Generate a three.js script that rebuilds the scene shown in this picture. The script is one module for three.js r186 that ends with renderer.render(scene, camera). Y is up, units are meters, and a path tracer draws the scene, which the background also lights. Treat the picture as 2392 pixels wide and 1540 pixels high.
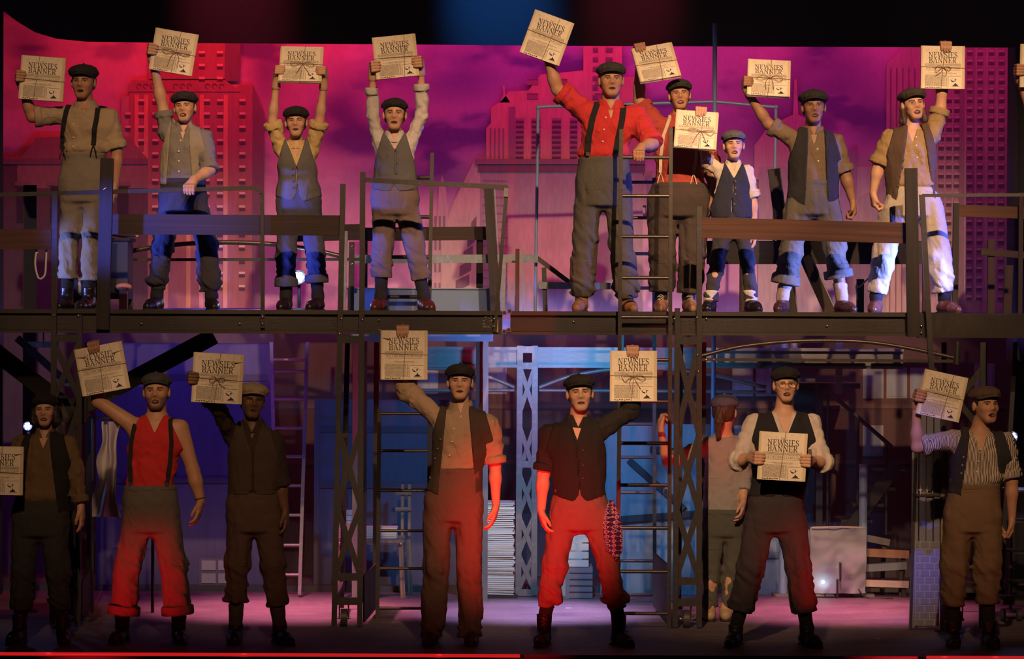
import * as THREE from 'three';
import { mergeGeometries } from 'three/addons/utils/BufferGeometryUtils.js';
import { RectAreaLightUniformsLib } from 'three/addons/lights/RectAreaLightUniformsLib.js';
RectAreaLightUniformsLib.init();
const V = THREE.Vector3;
const v3 = (x, y, z) => new V(x, y, z);
// ---------- camera: a long lens from the back of the house, about 20 m from the front row ----------
const FOCAL = 7200, CAMH = 2.175, HORIZON = 722, ROLL = 0.004, MIDX = 1196, CAMZ = 20;
// a picture position at a chosen stage depth z, turned into metres
const P = (px, py, z = 0) => { const d = CAMZ - z; return v3((px - MIDX) * d / FOCAL, CAMH - (py - HORIZON - ROLL * (px - MIDX)) * d / FOCAL, z); };
const scene = new THREE.Scene();
const camera = new THREE.PerspectiveCamera(2 * Math.atan(770 / FOCAL) * 180 / Math.PI, 2392 / 1540, 0.5, 60);
camera.position.set(0, CAMH, CAMZ);
camera.lookAt(0, CAMH - CAMZ * 48 / FOCAL, 0);
camera.rotateZ(ROLL);
scene.add(camera);
const renderer = new THREE.WebGLRenderer({ antialias: true });
renderer.toneMapping = THREE.LinearToneMapping;
renderer.toneMappingExposure = 1.0;
renderer.shadowMap.enabled = true;
scene.fog = new THREE.FogExp2(0xd8dcff, 0.0014);   // thin theatrical haze
scene.background = new THREE.Color(0.0006, 0.0005, 0.0012);
// ---------- stage lighting: front-of-house spots, side booms, footlights and drop lights ----------
function spot(rgb, intensity, from, to, angle, penumbra, radius = 4) {
  const l = new THREE.SpotLight(new THREE.Color().setRGB(...rgb), intensity, 0, angle, penumbra, 2); l.position.set(...from); l.target.position.set(...to); l.castShadow = true; l.shadow.radius = radius; l.shadow.mapSize.set(2048, 2048); scene.add(l, l.target); return l;
}
function panel(rgb, intensity, w, h, from, to) { const l = new THREE.RectAreaLight(new THREE.Color().setRGB(...rgb), intensity, w, h); l.position.set(...from); l.lookAt(...to); scene.add(l); return l; }
const AMBER = [1, 0.57, 0.31];
for (const [x, k] of [[-2.9, 0.44], [-1.3, 0.76], [0.6, 1.05], [2.2, 1.05], [3.7, 0.72]]) spot(AMBER, 820 * k, [x + 1.6, 10.2, 12.5], [x, 3.05, -1.5], 0.108, 0.8, 5);   // front-of-house key on the upper deck
for (const [x, k, dx] of [[-3.0, 0.3, 1.2], [-1.7, 0.36, 1.2], [-0.1, 0.75, 1.2], [1.4, 1.05, -2.2], [2.9, 0.6, -1.5]]) spot(AMBER, 500 * k, [x + dx, 7.8, 12.5], [x, 1.45, 0.1], 0.092, 0.9, 5);            // front wash on the lower row
spot([0.1, 0.14, 1], 130, [6.6, 2.9, -0.9], [1.5, 2.8, -1.65], 0.2, 0.5, 3);    // blue side boom, right
spot([0.2, 0.27, 1], 190, [4.9, 2.36, -0.35], [2.5, 2.42, -1.5], 0.14, 0.5, 2);
spot([0.1, 0.14, 1], 260, [-5.6, 2.6, 0.5], [-1.5, 2.75, -1.6], 0.11, 0.6, 3);   // blue side boom, left
spot([0.08, 0.1, 1], 420, [1.2, 9.2, 11], [2.74, 0.55, -0.9], 0.024, 0.9, 3);  // blue special on the locker
spot([0.25, 0.32, 1], 9, [-4.1, 2.3, -1.1], [-2.95, 2.5, -1.6], 0.3, 0.6, 2);   // low blue lamp beside the left deck
spot([1, 0.012, 0.02], 74, [-0.1, -0.5, 2.9], [0.16, 0.82, 0], 0.235, 1, 4);   // red footlights
spot([1, 0.012, 0.02], 40, [-3.3, -0.5, 2.4], [-2.35, 0.42, 0], 0.17, 1, 4);
spot([1, 0.012, 0.02], 26, [3.1, -0.5, 1.7], [2.0, 0.5, 0], 0.2, 1, 4);
panel([1, 0.02, 0.03], 20, 2.4, 0.2, [-2.5, 4.7, -3.75], [-2.6, 3.0, -4.6]);   // strip lights over the drop
panel([1, 0.02, 0.3], 13, 2.4, 0.2, [0.2, 4.7, -3.75], [0.1, 3.0, -4.6]);
panel([1, 0.02, 0.24], 10.5, 2.4, 0.2, [2.8, 4.7, -3.75], [2.8, 3.0, -4.6]);
panel([0.3, 0.17, 0.8], 3.0, 8, 0.2, [0, 2.0, -3.1], [0, 3.4, -4.6]);          // lavender ground row behind the deck
spot([0.08, 0.33, 0.72], 18, [0.4, 1.85, -1.5], [0.3, 0.8, -4.2], 0.9, 0.6, 4);    // blue under the deck
spot([0.1, 0.05, 0.7], 3.6, [-2.4, 1.92, -2.2], [-2.4, 0.7, -4.2], 0.95, 0.6, 4);
spot([1, 0.24, 0.42], 48, [-1.7, 1.95, -2.2], [-1.6, 0, -2.3], 0.62, 0.8, 4);
spot([0.62, 0.4, 0.9], 52, [0.2, 1.95, -2.0], [0.2, 0, -2.1], 0.52, 0.8, 4);
spot([1, 0.24, 0.42], 40, [2.4, 1.95, -2.2], [2.4, 0, -2.3], 0.62, 0.8, 4);
spot([0.02, 0.2, 0.7], 110, [-0.3, 6.5, -1.5], [-0.1, 4.5, -3.2], 0.2, 1, 4);    // stray beams across the border
spot([0.7, 0.05, 0.1], 45, [-2.3, 6.5, -1.5], [-2.1, 4.5, -3.2], 0.2, 1, 4);
spot([0.7, 0.05, 0.1], 36, [1.0, 6.5, -1.5], [0.9, 4.5, -3.2], 0.18, 1, 4);
// ---------- helpers ----------
function mulberry(a) { return () => { a |= 0; a = a + 0x6D2B79F5 | 0; let t = Math.imul(a ^ a >>> 15, 1 | a); t = t + Math.imul(t ^ t >>> 7, 61 | t) ^ t; return ((t ^ t >>> 14) >>> 0) / 4294967296; }; }
const taken = {};
function numbered(n) { const k = taken[n] = (taken[n] ?? -1) + 1; return k ? `${n}_${String(k).padStart(3, '0')}` : n; }
function mat(color, rough = 0.85, extra = {}) {
  const m = new THREE.MeshStandardMaterial({ roughness: rough, ...extra });
  if (Array.isArray(color)) m.color.setRGB(...color); else m.color.set(color);
  return m;
}
function shadow(o) { o.castShadow = true; o.receiveShadow = true; return o; }
function thing(name, label, category, at = v3(0, 0, 0), group, kind) {
  const o = new THREE.Group(); o.name = numbered(name); o.position.copy(at); scene.add(o);
  o.userData.label = label; if (category) o.userData.category = category;
  if (group) o.userData.group = group; if (kind) o.userData.kind = kind;
  return o;
}
function part(name, geo, m, parent, label) {
  const o = shadow(new THREE.Mesh(geo, m)); o.name = name; parent.add(o); if (label) o.userData.label = label; return o;
}
// hash noise
const H = new Uint32Array(1);
function h3(x, y, z) { let n = Math.imul(x, 374761393) ^ Math.imul(y, 668265263) ^ Math.imul(z, 2147483647 ^ 83492791); n = Math.imul(n ^ n >>> 13, 1274126177); return ((n ^ n >>> 16) >>> 0) / 4294967296; }
function noise3(x, y, z) {
  const X = Math.floor(x), Y = Math.floor(y), Z = Math.floor(z); let u = x - X, v = y - Y, w = z - Z;
  u = u * u * (3 - 2 * u); v = v * v * (3 - 2 * v); w = w * w * (3 - 2 * w);
  const a = h3(X, Y, Z), b = h3(X + 1, Y, Z), c = h3(X, Y + 1, Z), d = h3(X + 1, Y + 1, Z), e = h3(X, Y, Z + 1), f = h3(X + 1, Y, Z + 1), g = h3(X, Y + 1, Z + 1), i = h3(X + 1, Y + 1, Z + 1);
  const l = (p, q, t) => p + (q - p) * t;
  return l(l(l(a, b, u), l(c, d, u), v), l(l(e, f, u), l(g, i, u), v), w) * 2 - 1;
}
const clamp = (x, a, b) => x < a ? a : x > b ? b : x;
const smooth = (a, b, x) => { const t = clamp((x - a) / (b - a), 0, 1); return t * t * (3 - 2 * t); };
const smin = (a, b, k) => { const h = k - Math.abs(a - b); return h > 0 ? Math.min(a, b) - h * h * 0.25 / k : Math.min(a, b); };
// distance to a tapered capsule
function cone(a, b, ra, rb) {
  const ax = a.x, ay = a.y, az = a.z, bx = b.x - ax, by = b.y - ay, bz = b.z - az, il = 1 / Math.max(1e-9, bx * bx + by * by + bz * bz), dr = rb - ra;
  return (x, y, z) => { const px = x - ax, py = y - ay, pz = z - az; let t = (px * bx + py * by + pz * bz) * il; t = t < 0 ? 0 : t > 1 ? 1 : t; const qx = px - bx * t, qy = py - by * t, qz = pz - bz * t; return Math.sqrt(qx * qx + qy * qy + qz * qz) - ra - dr * t; };
}
function ell(cx, cy, cz, rx, ry, rz) {
  const m = Math.min(rx, ry, rz);
  return (x, y, z) => { const a = (x - cx) / rx, b = (y - cy) / ry, c = (z - cz) / rz; return (Math.sqrt(a * a + b * b + c * c) - 1) * m; };
}
function unite(list, k) { return (x, y, z) => { let d = list[0](x, y, z); for (let i = 1; i < list.length; i++) d = smin(d, list[i](x, y, z), k); return d; }; }
// surface nets over a box, with empty blocks skipped
function polygonize(f, lo, hi, h) {
  const nx = Math.ceil((hi.x - lo.x) / h) + 1, ny = Math.ceil((hi.y - lo.y) / h) + 1, nz = Math.ceil((hi.z - lo.z) / h) + 1;
  const val = new Float32Array(nx * ny * nz), B = 5;
  for (let k0 = 0; k0 < nz; k0 += B) for (let j0 = 0; j0 < ny; j0 += B) for (let i0 = 0; i0 < nx; i0 += B) {
    const i1 = Math.min(i0 + B, nx), j1 = Math.min(j0 + B, ny), k1 = Math.min(k0 + B, nz);
    const c = f(lo.x + (i0 + i1 - 1) * 0.5 * h, lo.y + (j0 + j1 - 1) * 0.5 * h, lo.z + (k0 + k1 - 1) * 0.5 * h), far = Math.abs(c) > B * h * 1.5 + 0.012;
    for (let k = k0; k < k1; k++) for (let j = j0; j < j1; j++) for (let i = i0; i < i1; i++) val[i + nx * (j + ny * k)] = far ? c : f(lo.x + i * h, lo.y + j * h, lo.z + k * h);
  }
  const id = new Int32Array(nx * ny * nz).fill(-1), pos = [], idx = [];
  const E = [[0, 1], [2, 3], [4, 5], [6, 7], [0, 2], [1, 3], [4, 6], [5, 7], [0, 4], [1, 5], [2, 6], [3, 7]];
  const c8 = new Float32Array(8);
  for (let k = 0; k < nz - 1; k++) for (let j = 0; j < ny - 1; j++) for (let i = 0; i < nx - 1; i++) {
    let mask = 0; const b = i + nx * (j + ny * k);
    for (let q = 0; q < 8; q++) { const w = val[b + (q & 1) + nx * ((q >> 1 & 1) + ny * (q >> 2))]; c8[q] = w; if (w < 0) mask |= 1 << q; }
    if (mask === 0 || mask === 255) continue;
    let n = 0, sx = 0, sy = 0, sz = 0;
    for (const [a, e] of E) { const fa = c8[a], fe = c8[e]; if ((fa < 0) === (fe < 0)) continue; const t = fa / (fa - fe); n++; sx += (a & 1) + t * ((e & 1) - (a & 1)); sy += (a >> 1 & 1) + t * ((e >> 1 & 1) - (a >> 1 & 1)); sz += (a >> 2) + t * ((e >> 2) - (a >> 2)); }
    id[b] = pos.length / 3; pos.push(lo.x + (i + sx / n) * h, lo.y + (j + sy / n) * h, lo.z + (k + sz / n) * h);
  }
  const quad = (a, b, c, d, flip) => { if (a < 0 || b < 0 || c < 0 || d < 0) return; flip ? idx.push(a, c, b, a, d, c) : idx.push(a, b, c, a, c, d); };
  for (let k = 1; k < nz - 1; k++) for (let j = 1; j < ny - 1; j++) for (let i = 1; i < nx - 1; i++) {
    const b = i + nx * (j + ny * k), s = val[b] < 0;
    if (s !== (val[b + 1] < 0)) quad(id[b], id[b - nx], id[b - nx - nx * ny], id[b - nx * ny], s === true ? true : false);
    if (s !== (val[b + nx] < 0)) quad(id[b], id[b - nx * ny], id[b - 1 - nx * ny], id[b - 1], s);
    if (s !== (val[b + nx * ny] < 0)) quad(id[b], id[b - 1], id[b - 1 - nx], id[b - nx], s);
  }
  const g = new THREE.BufferGeometry(); g.setAttribute('position', new THREE.Float32BufferAttribute(pos, 3)); g.setIndex(idx); g.computeVertexNormals();
  return g;
}
function paint(g, fn) { const p = g.attributes.position, c = new Float32Array(p.count * 3); for (let i = 0; i < p.count; i++) { const r = fn(p.getX(i), p.getY(i), p.getZ(i)); c[3 * i] = r[0]; c[3 * i + 1] = r[1]; c[3 * i + 2] = r[2]; } g.setAttribute('color', new THREE.BufferAttribute(c, 3)); return g; }
function clothUV(g) { const p = g.attributes.position, u = new Float32Array(p.count * 2); for (let i = 0; i < p.count; i++) { u[2 * i] = p.getX(i) + 0.6 * p.getZ(i); u[2 * i + 1] = p.getY(i); } g.setAttribute('uv', new THREE.BufferAttribute(u, 2)); return g; }
// bars and tubes between points
function barGeo(a, b, w, d, roll = 0) {   // box with its length from a to b, w across in the picture plane, d in depth
  const len = a.distanceTo(b), g = new THREE.BoxGeometry(w, len, d), dir = b.clone().sub(a).normalize();
  const zax = v3(0, 0, 1); let xax = dir.clone().cross(zax); if (xax.length() < 1e-3) xax = v3(1, 0, 0); xax.normalize(); const z2 = xax.clone().cross(dir).normalize();
  const m = new THREE.Matrix4().makeBasis(xax, dir, z2).setPosition(a.clone().add(b).multiplyScalar(0.5));
  if (roll) g.rotateY(roll);
  g.applyMatrix4(m); g.userData = {};
  const uv = g.attributes.uv; for (let i = 0; i < uv.count; i++) uv.setXY(i, uv.getX(i) * Math.max(w, d), uv.getY(i) * len);
  return g;
}
function tubeGeo(pts, r, seg = 0, rad = 10) {
  const curve = pts.length === 2 ? new THREE.LineCurve3(pts[0], pts[1]) : new THREE.CatmullRomCurve3(pts);
  return new THREE.TubeGeometry(curve, seg || (pts.length === 2 ? 1 : pts.length * 6), r, rad, false);
}
function pipeGeo(a, b, r, rad = 12) {   // a pipe with closed ends
  const len = a.distanceTo(b), g = new THREE.CylinderGeometry(r, r, len, rad); g.applyQuaternion(new THREE.Quaternion().setFromUnitVectors(v3(0, 1, 0), b.clone().sub(a).normalize())); const c = a.clone().add(b).multiplyScalar(0.5); g.translate(c.x, c.y, c.z); return g;
}
function boxGeo(x0, x1, y0, y1, z0, z1) { const g = new THREE.BoxGeometry(x1 - x0, y1 - y0, z1 - z0); g.translate((x0 + x1) / 2, (y0 + y1) / 2, (z0 + z1) / 2); return g; }
const local = (g, o) => { g.translate(-o.position.x, -o.position.y, -o.position.z); return g; };
function grainTex(seed, w, h, fn, repeat = [1, 1], srgb = false) {
  const d = new Uint8Array(w * h * 4); for (let y = 0; y < h; y++) for (let x = 0; x < w; x++) { const c = fn(x, y), i = 4 * (x + w * y); if (Array.isArray(c)) { d[i] = c[0]; d[i + 1] = c[1]; d[i + 2] = c[2]; } else d[i] = d[i + 1] = d[i + 2] = c; d[i + 3] = 255; }
  const t = new THREE.DataTexture(d, w, h); t.magFilter = THREE.LinearFilter; t.minFilter = THREE.LinearMipmapLinearFilter; t.generateMipmaps = true; t.wrapS = t.wrapT = THREE.RepeatWrapping; t.repeat.set(...repeat); if (srgb) t.colorSpace = THREE.SRGBColorSpace; t.needsUpdate = true; return t;
}
// periodic noise for textures
function tnoise(x, y, p, s) { const X = Math.floor(x), Y = Math.floor(y), u = x - X, v = y - Y, a = u * u * (3 - 2 * u), b = v * v * (3 - 2 * v), w = (i, j) => h3(((i % p) + p) % p, ((j % p) + p) % p, s); return (w(X, Y) * (1 - a) + w(X + 1, Y) * a) * (1 - b) + (w(X, Y + 1) * (1 - a) + w(X + 1, Y + 1) * a) * b; }
const weaveBump = grainTex(1, 256, 256, (x, y) => 90 + 70 * tnoise(x / 2, y / 2, 128, 3) + 50 * tnoise(x / 8, y / 8, 32, 4) + 40 * tnoise(x / 32, y / 32, 8, 5), [4, 4]);
const rdg = (x, y, p, s) => 1 - Math.abs(2 * tnoise(x, y, p, s) - 1);
const creaseBump = grainTex(4, 512, 512, (x, y) => 28 * tnoise(x / 2, y / 2, 256, 3) + 95 * rdg(x / 64 + 0.6 * tnoise(x / 64, y / 64, 8, 14), y / 128, 8, 11) + 70 * rdg(x / 32 + y / 64, y / 64, 16, 12) * tnoise(x / 128, y / 128, 4, 13) + 45 * rdg(x / 16, y / 32, 32, 15) * tnoise(x / 64, y / 64, 8, 16), [2, 2]);
const weaveTone = grainTex(2, 256, 256, (x, y) => 205 + 30 * tnoise(x / 2, y / 3, 128, 8) + 20 * tnoise(x / 32, y / 32, 8, 9), [4, 4]);
// ---------- the stage house ----------
const ZD = -4.6, ZF = -1.05, ZR = -2.6;   // painted drop, front of the platforms, back of the platforms
const DECK = 2.155, ZU = -1.62;
function struct(name, geo, m, label) { const o = shadow(new THREE.Mesh(geo, m)); o.name = name; o.userData.kind = 'structure'; if (label) o.userData.label = label; scene.add(o); return o; }
const blackWall = mat([0.012, 0.011, 0.014], 0.95);
// stage floor: painted black boards, scuffed and chalky
const scuff = grainTex(20, 1024, 512, (x, y) => {
  const n = tnoise(x / 6, y / 3, 170, 1) * 0.35 + tnoise(x / 40, y / 16, 25, 2) * 0.4 + tnoise(x / 128, y / 64, 8, 3) * 0.4; let v = 92 + 60 * n; const st = tnoise(x / 34 + 0.3 * tnoise(x / 9, y / 9, 113, 6), y / 2.2, 30, 5); if (st > 0.93) v += 70 * (st - 0.93) / 0.07; return [v * 1.0, v * 0.94, v * 0.95];
}, [1, 1], true);
{ const g = boxGeo(-9, 9, -0.25, 0, -6, 0.64); const uv = g.attributes.uv, p = g.attributes.position; for (let i = 0; i < uv.count; i++) uv.setXY(i, p.getX(i) / 3.2, p.getZ(i) / 2.2); struct('floor', g, mat([0.62, 0.55, 0.56], 0.62, { map: scuff, bumpMap: scuff, bumpScale: 0.002 }), 'scuffed dark stage floor'); }
struct('wall_back', boxGeo(-9, 9, -1.3, 14, -6.2, -6), blackWall); struct('wall_left', boxGeo(-9.2, -9, -1.3, 14, -6.2, 26), blackWall); struct('wall_right', boxGeo(9, 9.2, -1.3, 14, -6.2, 26), blackWall);
struct('ceiling', boxGeo(-9.2, 9.2, 14, 14.2, -6.2, 26), blackWall); struct('wall_front', boxGeo(-9.2, 9.2, -1.3, 14.2, 26, 26.2), blackWall); struct('floor_auditorium', boxGeo(-9, 9, -1.4, -1.2, 0.64, 26), blackWall);
// painted drop: a cloth with clouds, and the skyline painted on it as raised layers of scenic paint and canvas
const drop = thing('painted_backdrop', 'painted city skyline cloth with cloudy sky and tall towers', 'backdrop', v3(0, 0, ZD));
const PD = (x, y, dz = 0) => { const p = P(x, y, ZD); p.z = dz; return p; };
{
  const W = 512, Hh = 256, blobs = [[1050, 180, 170, 75], [1340, 190, 110, 70], [780, 250, 70, 60], [1240, 300, 110, 40], [950, 330, 120, 40], [620, 170, 60, 90], [800, 320, 90, 40], [1150, 330, 140, 30], [1930, 180, 150, 100], [1780, 300, 110, 70], [1560, 300, 80, 60], [60, 150, 60, 90], [400, 400, 160, 30], [2050, 290, 60, 60], [1000, 420, 180, 40]];
  const x0 = P(-80, 0, ZD).x, x1 = P(2352, 0, ZD).x, y1 = 5.2, y0 = 0.0;
  const tex = grainTex(30, W, Hh, (i, j) => {
    const wx = x0 + (x1 - x0) * i / W, wy = y0 + (y1 - y0) * j / Hh, px = MIDX + wx * FOCAL / (CAMZ - ZD), py = HORIZON + (CAMH - wy) * FOCAL / (CAMZ - ZD);
    let n = 0, a = 1, f = 1 / 90; for (let o = 0; o < 4; o++) { n += a * noise3(px * f * 0.7, py * f * 1.5, 7 + o * 9); a *= 0.5; f *= 2; }
    let dk = smooth(0.25, 1.0, n) * 0.55; for (const [bx, by, sx, sy] of blobs) dk += 0.85 * Math.exp(-(((px - bx + 30 * n) / sx) ** 2 + ((py - by + 22 * n) / sy) ** 2)); dk = clamp(dk, 0, 1);
    const lt = smooth(0.2, 0.9, -n) * 0.5, g = 1 + 0.06 * noise3(px / 3, py / 9, 2), L = [0.58 + 0.2 * lt, 0.36 + 0.16 * lt, 0.58 + 0.16 * lt], D = [0.16, 0.07, 0.34];
    return [0, 1, 2].map((k) => clamp(255 * Math.pow((L[k] * (1 - dk) + D[k] * dk) * g, 1 / 2.2), 0, 255));
  }, [1, 1], true); tex.wrapS = tex.wrapT = THREE.ClampToEdgeWrapping;
  const g = new THREE.PlaneGeometry(x1 - x0, y1 - y0, 160, 4), p = g.attributes.position; for (let i = 0; i < p.count; i++) { const x = p.getX(i); p.setZ(i, 0.012 * noise3(x * 2.2, 1, 1) - 0.02); } g.computeVertexNormals(); g.translate((x0 + x1) / 2, (y0 + y1) / 2, 0);
  part('cloth', g, mat([1, 1, 1], 0.95, { map: tex, side: THREE.DoubleSide }), drop);
}
const brush = grainTex(31, 256, 256, (x, y) => 190 + 40 * tnoise(x / 5, y / 24, 51, 1) + 30 * tnoise(x / 40, y / 40, 6, 2), [1.4, 1.4]);
const paintMats = {}; const scenic = (rgb) => paintMats[rgb.join()] ??= mat(rgb, 0.95, { map: brush });
function slab(pts, z, d, m, parent, name = 'painted_building', label) { const s = new THREE.Shape(pts.map(([x, y]) => { const p = PD(x, y); return new THREE.Vector2(p.x, p.y); })), g = new THREE.ExtrudeGeometry(s, { depth: d, bevelEnabled: false }); g.translate(0, 0, z); return part(name, g, m, parent, label); }
const R4 = (x0, x1, y0, y1) => [[x0, y0], [x1, y0], [x1, y1], [x0, y1]];
const sT = FOCAL / (CAMZ - ZD);
const winGeos = {};
function win(b, x, y, w, h, z, dark, light, shade = 0.45) {   // a painted window: a blind above, dark glass below
  const k = [w, h, shade, dark, light].join(); const ge = winGeos[k] ??= (() => { const a = boxGeo(-w / 2 / sT, w / 2 / sT, -h / 2 / sT, h / 2 / sT - h * shade / sT, 0, 0.004), c = boxGeo(-w / 2 / sT, w / 2 / sT, h / 2 / sT - h * shade / sT, h / 2 / sT, 0, 0.005); paint(a, () => dark); paint(c, () => light); return mergeGeometries([a, c]); })();
  const p = PD(x, y), o = part('window', ge, winMat, b); o.position.set(p.x, p.y, z); return o;
}
const winMat = new THREE.MeshStandardMaterial({ vertexColors: true, roughness: 0.95 });
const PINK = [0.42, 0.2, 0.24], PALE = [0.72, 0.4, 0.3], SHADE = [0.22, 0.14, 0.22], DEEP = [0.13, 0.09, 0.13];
// broad stepped tower at the left
{ const m = scenic(PINK), md = scenic(SHADE), t = slab([[345, 100], [560, 100], [560, 185], [345, 185]], 0.002, 0.008, m, drop, 'painted_building', 'broad stepped tower at the left');
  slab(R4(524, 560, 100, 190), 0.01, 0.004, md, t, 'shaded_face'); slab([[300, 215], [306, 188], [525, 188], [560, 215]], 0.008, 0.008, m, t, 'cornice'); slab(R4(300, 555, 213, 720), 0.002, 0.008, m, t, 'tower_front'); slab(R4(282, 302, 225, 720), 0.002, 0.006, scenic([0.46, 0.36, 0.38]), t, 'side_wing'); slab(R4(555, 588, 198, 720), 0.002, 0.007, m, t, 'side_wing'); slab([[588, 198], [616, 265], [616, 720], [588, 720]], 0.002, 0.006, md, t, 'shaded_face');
  for (const x of [318, 340, 388, 440, 470, 526]) slab(R4(x - 5, x + 5, 222, 720), 0.01, 0.005, scenic(PALE), t, 'pilaster');
  for (const [x, w] of [[329, 14], [362, 14], [482, 14], [513, 14], [565, 14], [298, 12]]) for (let k = 0; k < 15; k++) { const y = 238 + k * 31; if (x === 298 && k < 1) continue; win(t, x, y, w, 12, 0.012, [0.12, 0.06, 0.09], [0.72, 0.6, 0.58]); }
  for (const x of [470, 512]) for (let k = 0; k < 3; k++) win(t, x, 126 + k * 30, 14, 12, 0.012, [0.12, 0.06, 0.09], [0.72, 0.6, 0.58]);
  for (const x of [340, 425, 500]) for (let k = 0; k < 3; k++) { const p = PD(x + (k - 1) * 16, 202), g = new THREE.TorusGeometry(0.018, 0.004, 5, 12, 4.5); g.translate(p.x, p.y, 0.018); part('ornament', g, scenic(SHADE), t); } }
// low dark warehouses at far left
{ const b = slab([[40, 380], [85, 322], [190, 318], [300, 322], [345, 372], [345, 440], [40, 440]], 0.016, 0.006, scenic([0.3, 0.2, 0.24]), drop, 'painted_building', 'low roof at the far left'); slab(R4(0, 345, 372, 384), 0.024, 0.006, scenic(SHADE), b, 'cornice'); slab(R4(0, 345, 384, 730), 0.016, 0.005, scenic(DEEP), b, 'facade'); for (let k = 0; k < 4; k++) { slab(R4(40 + k * 78, 66 + k * 78, 436, 520), 0.022, 0.004, scenic([0.05, 0.04, 0.08]), b, 'window'); slab(R4(34 + k * 78, 72 + k * 78, 426, 434), 0.022, 0.006, scenic([0.25, 0.17, 0.2]), b, 'lintel'); } }
// stepped tower and classical block in the middle
{ const m = scenic(PALE), md = scenic([0.34, 0.22, 0.27]), t = slab([[1134, 300], [1145, 288], [1145, 252], [1170, 235], [1187, 214], [1232, 212], [1260, 175], [1360, 165], [1360, 108], [1450, 108], [1450, 180], [1500, 180], [1500, 400], [1134, 400]], 0.002, 0.008, m, drop, 'painted_building', 'bright stepped tower behind the red-shirted man');
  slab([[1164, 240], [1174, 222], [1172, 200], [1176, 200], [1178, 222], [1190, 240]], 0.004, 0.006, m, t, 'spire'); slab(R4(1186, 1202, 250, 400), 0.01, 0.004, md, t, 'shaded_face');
  for (const [x, w] of [[1212, 20], [1250, 22], [1298, 22], [1338, 18]]) { slab(R4(x - w / 2, x + w / 2, 276, 398), 0.01, 0.003, scenic([0.45, 0.25, 0.3]), t, 'window_bay'); for (let k = 0; k < 10; k++) win(t, x, 284 + k * 12, w - 2, 6, 0.014, [0.14, 0.05, 0.09], [0.3, 0.16, 0.2], 0.3); }
  for (const x of [1242, 1310, 1400]) for (let k = 0; k < 2; k++) win(t, x, 192 + k * 34, 26, 14, 0.01, [0.34, 0.15, 0.2], [0.2, 0.1, 0.14], 0.2);
  for (let k = 0; k < 8; k++) { win(t, 1388, 118 + k * 22, 12, 12, 0.011, [0.22, 0.1, 0.14], [0.3, 0.16, 0.2], 0.3); win(t, 1420, 118 + k * 22, 16, 12, 0.011, [0.22, 0.1, 0.14], [0.3, 0.16, 0.2], 0.3); }
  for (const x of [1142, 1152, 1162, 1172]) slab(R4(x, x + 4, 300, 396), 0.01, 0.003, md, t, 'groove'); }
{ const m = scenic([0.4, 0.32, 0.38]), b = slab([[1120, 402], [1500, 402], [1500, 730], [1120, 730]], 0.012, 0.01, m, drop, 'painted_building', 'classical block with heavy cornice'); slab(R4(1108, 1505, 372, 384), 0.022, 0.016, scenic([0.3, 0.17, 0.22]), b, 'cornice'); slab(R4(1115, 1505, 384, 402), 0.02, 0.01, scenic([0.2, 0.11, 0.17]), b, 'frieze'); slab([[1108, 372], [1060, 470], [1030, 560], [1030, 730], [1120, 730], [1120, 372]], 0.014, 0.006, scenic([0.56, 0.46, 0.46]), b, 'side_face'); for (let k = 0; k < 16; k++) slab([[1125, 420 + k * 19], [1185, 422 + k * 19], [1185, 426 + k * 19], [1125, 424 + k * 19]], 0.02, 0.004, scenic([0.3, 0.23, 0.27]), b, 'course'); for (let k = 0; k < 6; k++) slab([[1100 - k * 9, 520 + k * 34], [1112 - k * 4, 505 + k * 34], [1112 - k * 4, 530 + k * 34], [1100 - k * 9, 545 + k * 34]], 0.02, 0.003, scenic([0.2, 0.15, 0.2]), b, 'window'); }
{ const b = slab([[1000, 520], [1020, 520], [1024, 440], [1032, 410], [1040, 440], [1046, 500], [1046, 730], [1000, 730]], 0.006, 0.006, scenic([0.5, 0.42, 0.48]), drop, 'painted_building', 'small spired house'); for (let r = 0; r < 4; r++) for (let k = 0; k < 4; k++) slab(R4(1004 + k * 10, 1009 + k * 10, 505 + r * 52, 532 + r * 52), 0.012, 0.003, scenic([0.26, 0.2, 0.26]), b, 'window'); }
// far towers right of the middle
{ const b = slab([[1500, 430], [1580, 350], [1700, 350], [1700, 480], [1500, 480]], 0.003, 0.006, scenic([0.5, 0.3, 0.42]), drop, 'painted_building', 'gabled roof with the thin spire'); slab([[1790, 300], [1825, 280], [1850, 268], [1853, 186], [1858, 186], [1862, 268], [1890, 282], [1925, 300], [1925, 420], [1760, 420], [1760, 340]], 0.003, 0.006, scenic([0.62, 0.4, 0.46]), b, 'spired_roof'); slab(R4(1770, 2060, 390, 730), 0.004, 0.006, scenic([0.48, 0.4, 0.48]), b, 'wall'); for (let k = 0; k < 8; k++) slab(R4(1470 + k * 38, 1484 + k * 38, 410, 500), 0.008, 0.003, scenic([0.3, 0.24, 0.36]), b, 'window'); slab([[1960, 360], [2000, 340], [2000, 730], [1960, 730]], 0.008, 0.004, scenic([0.36, 0.24, 0.36]), b, 'shaded_face'); slab([[1990, 470], [2060, 430], [2070, 440], [2070, 730], [1990, 730]], 0.012, 0.004, scenic([0.42, 0.34, 0.42]), b, 'low_wall'); }
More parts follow.
